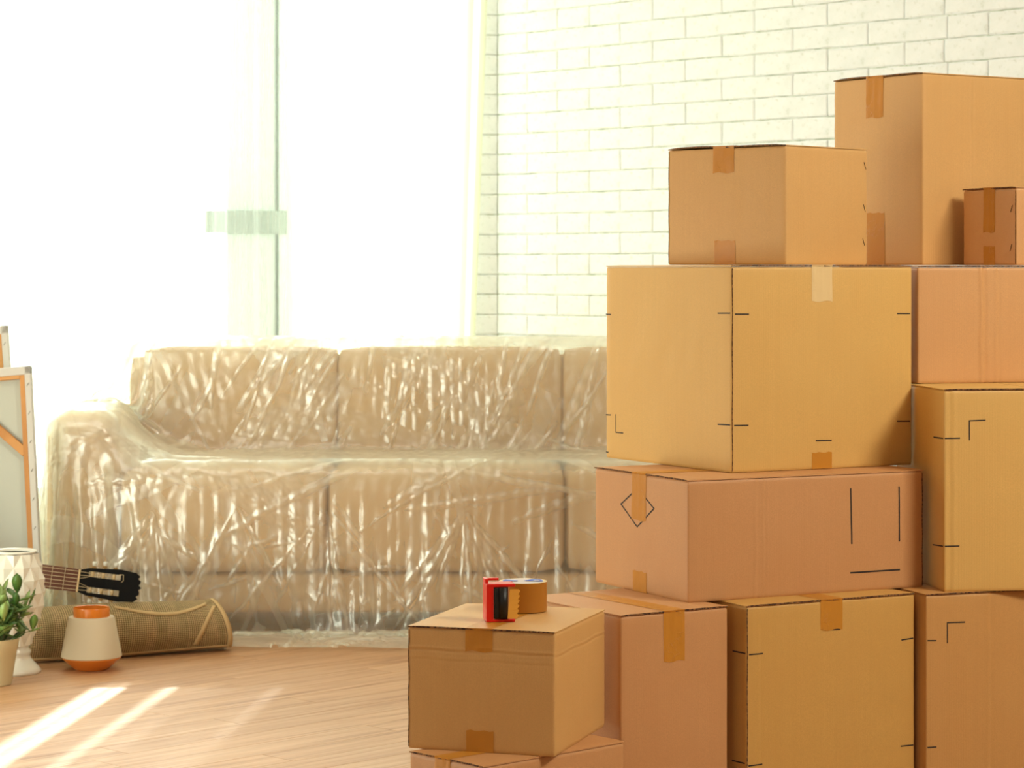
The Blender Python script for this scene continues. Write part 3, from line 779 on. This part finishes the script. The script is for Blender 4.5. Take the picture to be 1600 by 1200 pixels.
UU, VV = np.meshgrid(np.arange(nu)*hh_, np.arange(nv)*hh_, indexing='ij')
rf = np.random.RandomState(12); HT = np.zeros((nu, nv)); TH = np.zeros((nu, nv)); TAU = np.zeros((nu, nv))
def fold(cu, cv, ang, ln, wd, amp, thick, curve=0.0, asym=0.0):
    c_, s_ = math.cos(ang), math.sin(ang); x = (UU-cu)*c_+(VV-cv)*s_; y = -(UU-cu)*s_+(VV-cv)*c_
    m_ = (np.abs(x) < ln/2) & (np.abs(y) < wd*4+abs(curve)*ln)
    x = x[m_]; y = y[m_]-curve*(x/ln)**2*ln+.0015*np.sin(x*31+cu*9)+.0007*np.sin(x*83+cv*9)
    ta = np.clip(1-(2*np.abs(x)/ln)**2, 0, 1); w_ = wd*(.5+.8*ta)
    r = np.clip(1-np.abs(y)/w_, 0, 1); one = np.where(y > 0, 1, 1-asym)
    HT[m_] += .5*amp*ta*(r**1.0)*one*(1+.5*np.sin(x*140+cu*50)*np.sin(y*300+cv*40)); TH[m_] = np.maximum(TH[m_], thick*ta*np.clip(1.5-1.5*np.abs(y*1.0)/(w_*1.5), 0, 1)*(.75+.25*np.sin(x*90+cv*30)))
VB0, VB1, VS1, VF1 = .78, 1.32, 1.86, 2.40     # sheet length at back top, back foot, seat front, floor
def px_u(px, Y=9.3): return (px-800)/F*Y-SX0+.80
# long creases on the back leaning like a slash, loose ones on the seat, fans down the front, trailing folds on the floor
for k in range(84):
    fold(rf.uniform(.7, 3.6), rf.uniform(VB0, VB1), math.pi/2+rf.uniform(.15, .75), rf.uniform(.18, .55), rf.uniform(.003, .012), rf.uniform(.003, .010), rf.uniform(.25, .85), rf.uniform(-.12, .12))
for k in range(34):
    fold(rf.uniform(.9, 3.6), rf.uniform(VB1-.1, VS1), rf.choice([-1, 1])*rf.uniform(.05, .5), rf.uniform(.2, .7), rf.uniform(.004, .014), rf.uniform(.003, .010), rf.uniform(.2, .75), rf.uniform(-.15, .15))
for cu_, n_ in ((px_u(775), 14), (px_u(560), 9), (px_u(290), 12), (px_u(420), 7)):
    for k in range(n_):
        a_ = math.pi/2+rf.uniform(-.75, .75); ln = rf.uniform(.25, .62)
        fold(cu_+math.cos(a_)*ln*.5, VS1-.05+math.sin(a_)*ln*.5, a_, ln, rf.uniform(.0025, .009), rf.uniform(.003, .009), rf.uniform(.3, .85), rf.uniform(-.12, .12))
for k in range(55):
    fold(rf.uniform(.1, 3.6), rf.uniform(VS1, VF1), rf.uniform(0, math.pi), rf.uniform(.08, .3), rf.uniform(.003, .008), rf.uniform(.002, .007), rf.uniform(.2, .6), rf.uniform(-.2, .2))
for k in range(26):
    fold(rf.uniform(.5, 3.4), rf.uniform(VF1-.12, VF1+.25), -rf.uniform(.05, .45), rf.uniform(.3, .9), rf.uniform(.004, .014), rf.uniform(.004, .012), rf.uniform(.3, .8), rf.uniform(-.1, .1))
for k in range(26):
    fold(rf.uniform(.05, .8), rf.uniform(.9, 2.2), rf.uniform(-.9, .35), rf.uniform(.3, .8), rf.uniform(.003, .012), rf.uniform(.004, .012), rf.uniform(.25, .7), rf.uniform(-.15, .15))
for k in range(14):      # broad doubled-over strips
    fold(rf.uniform(.3, 3.5), rf.uniform(.8, 2.5), rf.uniform(0, math.pi), rf.uniform(.5, 1.1), rf.uniform(.03, .06), .003, rf.uniform(.25, .4), rf.uniform(-.1, .1))
for k in range(70):      # doubled-over sheets with straight edges
    a_ = rf.uniform(0, math.pi) if k % 2 else math.pi/2+rf.uniform(.2, .8)*rf.choice([-1, 1]); cu, cv = rf.uniform(.05, 3.6), rf.uniform(.75, 2.7); ln = rf.uniform(.15, .6)
    c_, s_ = math.cos(a_), math.sin(a_); x = (UU-cu)*c_+(VV-cv)*s_; y = -(UU-cu)*s_+(VV-cv)*c_; q_ = x/ln+.5
    ins_ = (q_ > 0) & (q_ < 1) & (y > 0) & (y < rf.uniform(.02, .12)*(1-q_*rf.uniform(.3, .95))); TH[ins_] += rf.uniform(.12, .3)
for i in range(9):       # crumple: flat facets between sharp creases
    a_ = rf.uniform(0, math.pi); fr = rf.uniform(4, 24); q = (UU*math.cos(a_)+VV*math.sin(a_)+.05*np.sin(UU*rf.uniform(3, 7)+VV*rf.uniform(-6, 6)+i))*fr+rf.rand()
    tri = np.abs((q % 1)-.5)*2; HT += tri*.036/fr*rf.uniform(.3, 1)*(.35+.65*np.clip(np.sin(UU*rf.uniform(2, 5)+rf.uniform(0, 6))+np.sin(VV*rf.uniform(3, 7)+rf.uniform(0, 6)), 0, 1))
du = np.gradient(FP, axis=0); dv = np.gradient(FP, axis=1); NN = np.cross(dv, du); NN /= np.linalg.norm(NN, axis=-1)[..., None]+1e-9
if NN[nu//2, nv//2, 2] < 0: NN = -NN
FP = FP+NN*(HT+.004)[..., None]; FP[..., 2] = np.maximum(FP[..., 2], .003)
FILM = bpy.data.materials.new('clear_film'); FILM.use_nodes = True; m = FILM; m.node_tree.nodes.clear()
out = nd(m, 'ShaderNodeOutputMaterial'); tr = nd(m, 'ShaderNodeBsdfTransparent'); tr.inputs[0].default_value = (.97, .985, .95, 1)
gl = nd(m, 'ShaderNodeBsdfGlossy'); gl.inputs['Roughness'].default_value = .27; gl.inputs[0].default_value = (1, 1, .95, 1)
tl = nd(m, 'ShaderNodeBsdfTranslucent'); tl.inputs[0].default_value = (.95, .97, .88, 1); df = nd(m, 'ShaderNodeBsdfDiffuse'); df.inputs[0].default_value = (.92, .94, .86, 1)
uvv = mapping(m, 'UV')
def ridged(scale, sc3, rot, dist):  # long creases
    mp = nd(m, 'ShaderNodeMapping'); mp.inputs['Scale'].default_value = sc3; mp.inputs['Rotation'].default_value = (0, 0, rot); lk(m, uvv, mp.inputs['Vector'])
    n = noise(m, mp.outputs['Vector'], scale, 3, .5, dist); return math_n(m, 'SUBTRACT', 1.0, math_n(m, 'MULTIPLY', math_n(m, 'ABSOLUTE', math_n(m, 'SUBTRACT', n, .5)), 6.0))
r1 = ridged(1.9, (1, .22, 1), .55, .5); r2 = ridged(1.8, (1, .2, 1), -.75, .4); r3 = ridged(6, (1, .5, 1), .3, .8)
hsum = math_n(m, 'ADD', math_n(m, 'MAXIMUM', r1, 0), math_n(m, 'ADD', math_n(m, 'MAXIMUM', r2, 0), math_n(m, 'MULTIPLY', math_n(m, 'MAXIMUM', r3, 0), .4)))
vo = nd(m, 'ShaderNodeTexVoronoi', feature='F1'); vo.inputs['Scale'].default_value = 26; wv_ = nd(m, 'ShaderNodeVectorMath', operation='ADD'); nz = nd(m, 'ShaderNodeTexNoise'); nz.inputs['Scale'].default_value = 9
mpv = nd(m, 'ShaderNodeMapping'); mpv.inputs['Scale'].default_value = (1, .45, 1); mpv.inputs['Rotation'].default_value = (0, 0, .5); lk(m, uvv, mpv.inputs['Vector']); lk(m, uvv, nz.inputs['Vector'])
sv_ = nd(m, 'ShaderNodeVectorMath', operation='SCALE'); sv_.inputs['Scale'].default_value = .06; lk(m, nz.outputs['Color'], sv_.inputs[0]); lk(m, mpv.outputs['Vector'], wv_.inputs[0]); lk(m, sv_.outputs[0], wv_.inputs[1]); lk(m, wv_.outputs[0], vo.inputs['Vector'])
gate_ = ramp(m, noise(m, uvv, 2.6, 3), [(.54, 0.0), (.68, .8)])
hsum2 = math_n(m, 'ADD', math_n(m, 'MULTIPLY', hsum, .6), math_n(m, 'MULTIPLY', math_n(m, 'MULTIPLY', vo.outputs['Distance'], gate_), 1.6))
nrm = bump(m, hsum2, .55, .008)
for s_ in (gl, tl, df): lk(m, nrm, s_.inputs['Normal'])
ad = nd(m, 'ShaderNodeMixShader'); ad.inputs[0].default_value = .4; lk(m, tl.outputs[0], ad.inputs[1]); lk(m, df.outputs[0], ad.inputs[2])
g2 = nd(m, 'ShaderNodeMixShader'); g2.inputs[0].default_value = .30; lk(m, ad.outputs[0], g2.inputs[1]); lk(m, gl.outputs[0], g2.inputs[2])
lw = nd(m, 'ShaderNodeLayerWeight'); lw.inputs[0].default_value = .5; lk(m, nrm, lw.inputs['Normal'])
fine = ramp(m, hsum, [(.45, 0.0), (1.3, .16)]); at_ = nd(m, 'ShaderNodeAttribute'); at_.attribute_name = 'film_layers'; fine = math_n(m, 'ADD', fine, math_n(m, 'MULTIPLY', at_.outputs['Fac'], .62))
fac = math_n(m, 'ADD', math_n(m, 'ADD', .16, math_n(m, 'MULTIPLY', lw.outputs['Facing'], .55)), fine)
cl = nd(m, 'ShaderNodeClamp'); cl.inputs['Max'].default_value = .9; lk(m, fac, cl.inputs[0])
fm = nd(m, 'ShaderNodeMixShader'); lk(m, cl.outputs[0], fm.inputs[0]); lk(m, tr.outputs[0], fm.inputs[1]); lk(m, g2.outputs[0], fm.inputs[2]); lk(m, fm.outputs[0], out.inputs[0])
ix = np.arange(nu*nv).reshape(nu, nv); qd = np.stack([ix[:-1, :-1], ix[1:, :-1], ix[1:, 1:], ix[:-1, 1:]], -1).reshape(-1, 4).astype(np.int32)
me_ = bpy.data.meshes.new('plastic_film'); me_.vertices.add(nu*nv); me_.vertices.foreach_set('co', FP.astype(np.float32).reshape(-1))
me_.loops.add(qd.size); me_.loops.foreach_set('vertex_index', qd.reshape(-1)); me_.polygons.add(len(qd)); me_.polygons.foreach_set('loop_start', np.arange(0, qd.size, 4, dtype=np.int32))
me_.polygons.foreach_set('use_smooth', np.ones(len(qd), bool)); me_.materials.append(FILM); me_.update(calc_edges=True); me_.validate()
film = bpy.data.objects.new('plastic_film', me_); COL.objects.link(film)
ul = film.data.uv_layers.new(name='UVMap'); vi = np.empty(len(film.data.loops), np.int32); film.data.loops.foreach_get('vertex_index', vi)
ul.data.foreach_set('uv', np.stack([(vi//nv)*hh_, (vi % nv)*hh_], 1).astype(np.float32).reshape(-1)); tag(film, 'clear crinkled plastic film draped over the sofa', 'plastic sheet')
fa = film.data.attributes.new('film_layers', 'FLOAT', 'POINT'); fa.data.foreach_set('value', TH.reshape(-1).astype(np.float32))

# ------------------------------------------------------------------ canvases leaning at the left
CANV = mat('primed_canvas', lin(206, 204, 196), .8); CANVB = mat('canvas_back', lin(190, 194, 182), .9)
def canvas(px_r, py_top, d_bot, W, lean, yaw, label, brace=True):
    # origin: bottom right corner of the back as seen; local x to the right, y away, z up the frame
    x = (px_r-800)/F*d_bot
    Hc = (CAMH-(py_top-HOR)/F*(d_bot+.15))/math.cos(lean)
    root = empty('canvas', (x, d_bot, 0.004+W*.087)); root.rotation_euler = (-lean, math.radians(-5.0), yaw); tag(root, label, 'canvas')
    t = .028
    b = MB(); b.box((-W, .0, 0), (-W+.022, t, Hc), bev=.003); b.box((-.022, 0, 0), (0, t, Hc), bev=.003); b.box((-W, 0, Hc-.030), (0, t, Hc), bev=.003); b.box((-W, 0, 0), (0, t, .03), bev=.003)
    b.build('folded_canvas_edge', CANV, root)
    b = MB(); b.box((-W+.01, t-.004, .01), (-.01, t, Hc-.01)); b.build('canvas_back', CANVB, root)
    for bx in (((-.040, .002, .03), (-.022, .022, Hc-.03)), ((-W+.022, .002, .03), (-W+.040, .022, Hc-.03)), ((-W+.04, .002, Hc-.043), (-.04, .022, Hc-.03)), ((-W+.04, .002, .03), (-.04, .022, .05))):
        b = MB(); b.box(*bx, bev=.002); b.build('stretcher_bar', STRETCH, root)
    if brace:
        for sgn, zb in ((1, 0), ):
            L_ = .34; b = MB(); b.box((-L_/2, .003, -.015), (L_/2, .020, .015), bev=.003)
            o = b.build('corner_brace', STRETCH, root); o.location = (-.04-.115, 0, Hc-.030-.115-.04); o.rotation_euler = (0, math.radians(44), 0)
    for k in range(9):
        b = MB(); b.tube([(-.014, -.001, Hc-.07-k*.1), (-.007, -.001, Hc-.06-k*.1)], .0009, 5); b.build('staple', STAPLE, root)
    return root
canvas(67, 595, 8.82, .62, math.radians(7), math.radians(-6), 'canvas leaning back-side out, pine brace across its upper corner')
canvas(42, 530, 9.03, .60, math.radians(3), math.radians(-6), 'taller canvas behind the braced one, only its corner showing', False)

# ------------------------------------------------------------------ rolled straw rug
RUG = mat('woven_rug', lin(150, 128, 92), .85); rb = RUG.node_tree.nodes['Principled BSDF']; uvm = mapping(RUG, 'UV')
sp = nd(RUG, 'ShaderNodeSeparateXYZ'); lk(RUG, uvm, sp.inputs[0])
wx = math_n(RUG, 'SINE', math_n(RUG, 'MULTIPLY', sp.outputs[0], 2*math.pi/.0075)); wy = math_n(RUG, 'SINE', math_n(RUG, 'MULTIPLY', sp.outputs[1], 2*math.pi/.0070))
wv = math_n(RUG, 'MULTIPLY', math_n(RUG, 'ADD', wx, 1.0), math_n(RUG, 'ADD', wy, 1.0))
mpx = mapping(RUG, 'UV', (26, .3, 1)); band = noise(RUG, mpx, 1.0, 3)
cA = mixc(RUG, ramp(RUG, wv, [(.1, 0.0), (1.6, 1.0)]), lin(106, 80, 52), lin(232, 204, 150))
cA = mixc(RUG, ramp(RUG, band, [(.42, 0.0), (.6, .35)]), cA, lin(116, 112, 66))
band2 = ramp(RUG, noise(RUG, mapping(RUG, 'UV', (9, .2, 1), loc=(3, 1, 0)), 1.0, 2), [(.58, 0.0), (.64, .45)])
cA = mixc(RUG, band2, cA, lin(196, 166, 104)); lk(RUG, cA, rb.inputs['Base Color']); lk(RUG, bump(RUG, wv, .6, .002), rb.inputs['Normal'])
BIND = mat('rug_binding', lin(206, 176, 126), .85); bb_ = BIND.node_tree.nodes['Principled BSDF']
lk(BIND, bump(BIND, noise(BIND, mapping(BIND), 260, 2), .5, .002), bb_.inputs['Normal'])
ra = at(48, 1040); rb_ = at(366, 1019); ax = (rb_-ra); RL = ax.length; ang = math.atan2(ax.y, ax.x)
rug = empty('rolled_rug', ra, ang); tag(rug, 'rolled woven straw rug with beige binding lying before the sofa', 'rug')
def rug_pt(s, q, off=0.0):
    # s along the roll, q around: spiral turns; q=0 is the free edge low at the front
    a = -math.radians(64)+q*2*math.pi; sh = max(0, s/RL)
    rz = .087-.0035*q+off; ry = .098-.0035*q+off
    sag = 1+.05*math.sin(sh*5)
    y = .085-ry*math.cos(a)*1.0; z = .090+rz*math.sin(a)*sag
    if q < .06: y = y-(.06-q)*.5*.3; 
    z = max(z, .002+.004*q)
    skew = -(.045*(z/.17)**1.5)*max(0, (sh-.7)/.3)
    return (s+skew, y, z)
nq, ns = 170, 60; b = MB(); uv = []
for i in range(ns+1):
    for j in range(nq+1):
        q = j/nq*3.2; b.v.append(rug_pt(RL*i/ns, q)); uv.append((RL*i/ns, q*.55))
b.f = [(i*(nq+1)+j, (i+1)*(nq+1)+j, (i+1)*(nq+1)+j+1, i*(nq+1)+j+1) for i in range(ns) for j in range(nq)]; b.m = [0]*len(b.f); b.uv = uv
b.build('rug_body', RUG, rug, smooth=True)
def band_strip(fn, n, name, label=None):
    b = MB(); vs = []
    for i in range(n+1):
        p, q = fn(i/n); vs += [p, q]
    b.add(vs, [(2*i, 2*i+1, 2*i+3, 2*i+2) for i in range(n)]); o = b.build(name, BIND, rug, smooth=True)
    so = o.modifiers.new('s', 'SOLIDIFY'); so.thickness = .003; so.offset = 0
band_strip(lambda t: (rug_pt(RL*t, .0, .002), rug_pt(RL*t, .032, .002)), 40, 'edge_binding')
band_strip(lambda t: (rug_pt(RL-.016, t*1.0, .0022), rug_pt(RL+.001, t*1.0, .0022)), 60, 'end_binding')
band_strip(lambda t: (rug_pt(RL*(.80+.15*t**1.6), .06+.27*t, .0018), rug_pt(RL*(.80+.15*t**1.6)+.018, .06+.27*t, .0018)), 24, 'woven_stripe')
band_strip(lambda t: (rug_pt(RL*(.42+.50*t), .34-.07*math.sin(t*math.pi), .0018), rug_pt(RL*(.42+.50*t), .362-.07*math.sin(t*math.pi), .0018)), 30, 'woven_stripe')

# ------------------------------------------------------------------ orange and white vase
ORG = mat('orange_glaze', lin(222, 128, 42), .25); WHT = mat('matt_white_ceramic', lin(216, 204, 176), .7)
vp = at(143, 1046); k_ = vp.y/F
vase = empty('vase', vp); tag(vase, 'squat white vase with orange neck and orange base', 'vase')
R_ = lambda px: px*k_
H_ = lambda py: (1046-py)*k_*1.02
b = MB(); b.lathe([(.001, .001), (R_(24), .001), (R_(28), .006), (R_(45.5), H_(1028)), (R_(46), H_(1026))], 64); b.build('orange_base', ORG, vase, smooth=True, angle=30)
b = MB(); b.lathe([(R_(46), H_(1026.2)), (R_(47.3), H_(1025)), (R_(47), H_(1022)), (R_(36), H_(968)), (R_(35), H_(965)), (R_(28), H_(964.5))], 64); b.build('white_body', WHT, vase, smooth=True, angle=30)
b = MB(); b.lathe([(R_(28), H_(966)), (R_(28.3), H_(952)), (R_(27.6), H_(950.5)), (R_(26), H_(951)), (R_(25.5), H_(975)), (R_(30), H_(1010)), (.001, H_(1035))], 64); b.build('orange_neck', ORG, vase, smooth=True, angle=40)

# ------------------------------------------------------------------ tall faceted white vase
GLZ = mat('white_glazed_ceramic', lin(238, 234, 220), .2); vp = at(22, 1051); k_ = vp.y/F
fv = empty('faceted_vase', vp); tag(fv, 'tall white footed vase with diamond facets behind the potted plant', 'vase')
z_ = lambda py: (1051-py)*k_*1.0
prof = [(864, 34), (884, 39.5), (904, 43.5), (925, 44.8), (946, 42.5), (967, 37), (987, 30), (1007, 23.5)]
prof = [(z_(p), r*k_) for p, r in prof][::-1]
N_ = 9; b = MB(); rings = []
for i, (z, r) in enumerate(prof):
    rings.append(len(b.v)); 
    for k in range(N_): a = 2*math.pi*(k+(.5 if i % 2 else 0))/N_; b.v.append((r*math.cos(a), r*math.sin(a), z))
def cent(i, k):
    z, r = prof[i]; a = 2*math.pi*(k+(0 if i % 2 else .5)+(.0))/N_; b.v.append(((r+.010)*math.cos(a), (r+.010)*math.sin(a), z)); return len(b.v)-1
M_ = len(prof)
for i in range(0, M_):
    for k in range(N_):
        # diamond centred on ring i between vertices k and k+1 of that ring
        lft, rgt = rings[i]+k, rings[i]+(k+1) % N_
        kk = k if i % 2 else (k)     # index above/below
        j = (k+1) % N_ if i % 2 else k
        c = cent(i, k+1) if i % 2 else cent(i, k)
        if i+1 < M_: up = rings[i+1]+j; b.f += [(lft, c, up), (c, rgt, up)]
        if i-1 >= 0: dn = rings[i-1]+j; b.f += [(lft, dn, c), (c, dn, rgt)]
b.m = [0]*len(b.f)
# centre points must sit half a step on from their ring vertices
b.build('faceted_body', GLZ, fv)
b = MB(); b.lathe([(34*k_*.985, z_(864)), (35*k_, z_(863)), (35.5*k_, z_(861)), (34*k_, z_(859.5)), (32*k_, z_(861)), (31.5*k_, z_(864))], 48); b.build('rim', GLZ, fv, smooth=True)
b = MB(); b.lathe([(31.5*k_, z_(864)), (31*k_, z_(875)), (36*k_, z_(930)), (.01, z_(980))], 48); b.build('inside', mat('dark_vase_inside', lin(96, 98, 84), .8), fv, smooth=True)  # interior in a darker grey-green than the outer glaze
b = MB(); b.lathe([(24*k_, z_(1007)), (22*k_, z_(1012)), (26*k_, z_(1016)), (26*k_, z_(1020)), (24*k_, z_(1023)), (27*k_, z_(1030)), (38*k_, z_(1041)), (42*k_, z_(1047)), (41*k_, z_(1051)), (.001, z_(1051))], 48); b.build('foot', GLZ, fv, smooth=True)

# ------------------------------------------------------------------ potted plant
POT = mat('beige_plastic_pot', lin(196, 180, 140), .5); SOIL = mat('potting_soil', lin(70, 52, 38), .95)
vp = at(-9, 1070); k_ = vp.y/F; pot = empty('potted_plant', vp); tag(pot, 'small leafy green plant in a beige pot at the left edge', 'potted plant')
b = MB(); b.lathe([(.001, .003), (25*k_, .0), (27*k_, .004), (35*k_, 54*k_), (36.5*k_, 56*k_), (38.5*k_, 70*k_), (39*k_, 73*k_), (37.5*k_, 73.5*k_), (36*k_, 70*k_), (34*k_, 60*k_)], 56); b.build('pot', POT, pot, smooth=True, angle=35)
b = MB(); b.lathe([(35.5*k_, 62*k_), (.001, 66*k_)], 40); b.build('soil', SOIL, pot)
LEAF = mat('succulent_leaf', lin(98, 130, 58), .38); lb = LEAF.node_tree.nodes['Principled BSDF']; oi = nd(LEAF, 'ShaderNodeObjectInfo')
lk(LEAF, ramp(LEAF, oi.outputs['Random'], [(0.0, lin(66, 104, 44)), (.5, lin(112, 148, 70)), (1.0, lin(170, 196, 120))]), lb.inputs['Base Color'])
lb.inputs['Subsurface Weight'].default_value = .0
lm = MB(); prof = [(0, .0), (.12, .10), (.35, .20), (.6, .235), (.82, .17), (1.0, .0)]; vs = []
for t, w_ in prof: vs += [(t, -w_, .03*math.sin(t*3)+.05*w_), (t, 0, -.03+.03*math.sin(t*3)), (t, w_, .03*math.sin(t*3)+.05*w_), (t, 0, -.09*(w_/.25))]
for i in range(len(prof)-1):
    for k in range(4): lm.f.append((i*4+k, i*4+(k+1) % 4, (i+1)*4+(k+1) % 4, (i+1)*4+k))
lm.v = vs; lm.m = [0]*len(lm.f); leafm = lm.mesh('leaf', True); leafm.materials.append(LEAF)
STEM = mat('green_stem', lin(98, 120, 60), .5); rs = random.Random(5)
for k in range(36):
    a = rs.uniform(0, 2*math.pi); rr = rs.uniform(.0, 1)**.7; e = rs.uniform(.22, 1.0)
    tip = Vector((math.cos(a)*rr*66*k_, math.sin(a)*rr*60*k_, (70+e*80*(1-.30*rr**2)-(8 if rr > .8 else 0))*k_)); base = Vector((math.cos(a)*rr*14*k_, math.sin(a)*rr*14*k_, 60*k_))
    mid = base.lerp(tip, .5)+Vector((0, 0, .012)); pts = [base, base.lerp(mid, .6), mid, tip]
    b = MB(); b.tube(pts, [.0022, .002, .0017, .001], 5); b.build('stem', STEM, pot)
    for j in range(8):
        t = .35+.65*j/7; p = base*(1-t)**2+mid*2*t*(1-t)+tip*t*t
        az = a*0+j*2.4+k; el = rs.uniform(.15, .95) if j < 7 else 1.2
        o = bpy.data.objects.new('leaf', leafm); COL.objects.link(o); o.parent = pot; o.location = p
        s_ = rs.uniform(.050, .072)*(1 if j > 2 else .8); o.scale = (s_, s_, s_); o.rotation_euler = (rs.uniform(-.4, .4), -el, az)

# ------------------------------------------------------------------ classical guitar
dG = 8.60; kG = dG/F
def gp(px, py): return Vector(((px-800)*kG, 0, CAMH-(py-HOR)*kG))
O_ = gp(121, 907); phi = math.atan2(-(350-321), (478-260)); 
gt = empty('guitar', (O_.x, dG, O_.z)); gt.rotation_euler = (math.radians(-8), -phi, math.radians(4)); tag(gt, 'classical guitar with black slotted headstock behind the rolled rug', 'guitar')
# local: +x to the headstock tip, -x to the body, z across the neck, -y is the front of the strings
GB = mat('black_lacquer', lin(6, 6, 6), .4, Specular_IOR_Level=.2); FB = mat('rosewood_board', lin(92, 48, 30), .5); BONE = mat('bone_nut', lin(226, 200, 150), .5)
BRS = mat('brass', lin(150, 118, 70), .35, Metallic=.7); PEARL = mat('pearl_button', lin(222, 222, 210), .3); SPR = mat('spruce_top', lin(206, 156, 92), .35); STR = mat('string', lin(200, 180, 140), .3, Metallic=.4)
hw = 17.5*kG
b = MB(); b.box((-.46, 0, -hw*1.02), (0, .006, hw*1.02)); b.v = [(x, y, z*(1+.12*(-x/.46))) for x, y, z in b.v]; b.build('fretboard', FB, gt)
b = MB(); b.box((-.46, .006, -hw), (0.01, .026, hw), bev=.006); b.build('neck', mat('mahogany_neck', lin(84, 44, 26), .4), gt)
b = MB(); b.box((0, -.003, -hw), (.006, .006, hw), bev=.001); b.build('nut', BONE, gt)
x = 0; sc = .8; 
for k in range(1, 13):
    xf = -sc*(1-2**(-k/12)); b = MB(); b.box((xf-.0007, -.0012, -hw*1.02), (xf+.0007, .0005, hw*1.02)); b.build('fret', STR, gt)
# headstock with two slots and a scalloped end, made of bars round the slots
L_h = 100*kG; H1 = 21*kG; H2 = 25*kG
hs = MB()
def hbar(x0, x1, za0, za1, zb0, zb1):   # quad prism: lower/upper z at each end
    y0, y1 = .002, .020
    hs.add([(x0, y0, za0), (x1, y0, zb0), (x1, y0, zb1), (x0, y0, za1), (x0, y1, za0), (x1, y1, zb0), (x1, y1, zb1), (x0, y1, za1)],
           [(0,1,2,3),(7,6,5,4),(0,4,5,1),(1,5,6,2),(2,6,7,3),(3,7,4,0)])
xs0, xs1 = 16*kG, 66*kG
def zo(x): return hw+(H2-hw)*min(1, x/(30*kG))
si, so_ = 8.0*kG, 16.5*kG
hbar(.006, xs0, -hw*1.0, hw*1.0, -zo(xs0), zo(xs0))
hbar(xs0, xs1, so_, zo(xs0), so_, zo(xs1)); hbar(xs0, xs1, -zo(xs0), -so_, -zo(xs1), -so_); hbar(xs0, xs1, -si, si, -si, si)
tipx = [xs1, 76*kG, 90*kG, 96*kG, 98*kG]
N2 = 14; ed = []
for i in range(N2+1):
    q = -1+2*i/N2; ed.append((L_h*(1-.07*abs(q)**2)-.011*(math.sin(q*8.5)**2), q*H2*(.98 if abs(q) < 1 else .9)))
pts = [(xs1, -zo(xs1))]+ed+[(xs1, zo(xs1))]; n = len(pts)
hs.add([(x, .002, z) for x, z in pts]+[(x, .020, z) for x, z in pts], [tuple(range(n)), tuple(range(2*n-1, n-1, -1))]+[(i, i+n, (i+1) % n+n, (i+1) % n) for i in range(n)])
hs.build('headstock', GB, gt)
for sg in (1, -1):
    zc = (si+so_)/2*sg
    b = MB()
    for i in range(3):
        xx = xs0+(i+.35)*(xs1-xs0)/3; b.tube([(xx, .008, si*sg), (xx, .008, so_*sg)], .0055, 10)
    b.build('string_roller', BONE, gt, smooth=True)
    for i in range(3):
        xx = xs0+(i+.35)*(xs1-xs0)/3
        b = MB(); b.tube([(xx, .012, so_*sg), (xx+.004, .014, (zo(xx)+.010)*sg)], .0025, 8); b.box((xx-.006, .004, sg*zo(xx)-.002), (xx+.010, .016, sg*zo(xx)+.003)); tp = b.build('tuning_post', BRS, gt)
        b = MB(); b.tube([(xx+.002, .012, (zo(xx)+.006)*sg), (xx+.002, .012, (zo(xx)+.009)*sg), (xx+.002, .012, (zo(xx)+.018)*sg), (xx+.002, .012, (zo(xx)+.020)*sg)], [.004, .0075, .0085, .005], 12); b.build('tuning_button', PEARL, gt, smooth=True)
for k in range(6):
    z = hw*(-.82+1.64*k/5); sg = 1 if k > 2 else -1; i = (k-3) if k > 2 else 2-k
    xx = xs0+(i+.35)*(xs1-xs0)/3
    b = MB(); b.tube([(-.9, -.006, z*1.15), (0.003, -.004, z), (xx, .004, sg*(si+.003+.002*i))], .0009, 5, cap=False); b.build('string', STR, gt)
b = MB(); b.tube([(xs1-.006, -.001, so_), (xs1+.008, -.004, so_+.002), (xs1+.010, -.004, si), (xs1+.004, -.002, si-.006)], .0013, 6); b.build('string_tail', STR, gt)
# body, outside the frame to the left: figure-of-eight plates with ribs
ol = []
for k in range(64):
    a = 2*math.pi*k/64; cx = math.cos(a); r = .150+.030*cx*-1+.035*math.cos(2*a); ol.append((-.70+.25*cx*1.0, (.20-.0*cx)*math.sin(a)*(.80-.16*cx+.14*math.cos(2*a+math.pi)*-1*-1)))
n = 64; b = MB(); b.add([(x, .004, z) for x, z in ol]+[(x, .094, z) for x, z in ol], [tuple(range(n, 2*n))[::-1]]+[(i, (i+1) % n, (i+1) % n+n, i+n) for i in range(n)]); b.build('body', mat('mahogany_rib', lin(110, 58, 34), .35), gt, angle=30)
b = MB(); b.add([(x*1.0, .003, z*1.01) for x, z in ol], [tuple(range(n))]); b.build('soundboard', SPR, gt)
b = MB(); b.tube([(-.62, .0025, 0), (-.62, .0015, 0)], .045, 32); b.build('sound_hole', GB, gt)
b = MB(); b.box((-.82, -.006, -.08), (-.80, .003, .08), bev=.002); b.build('bridge', FB, gt)
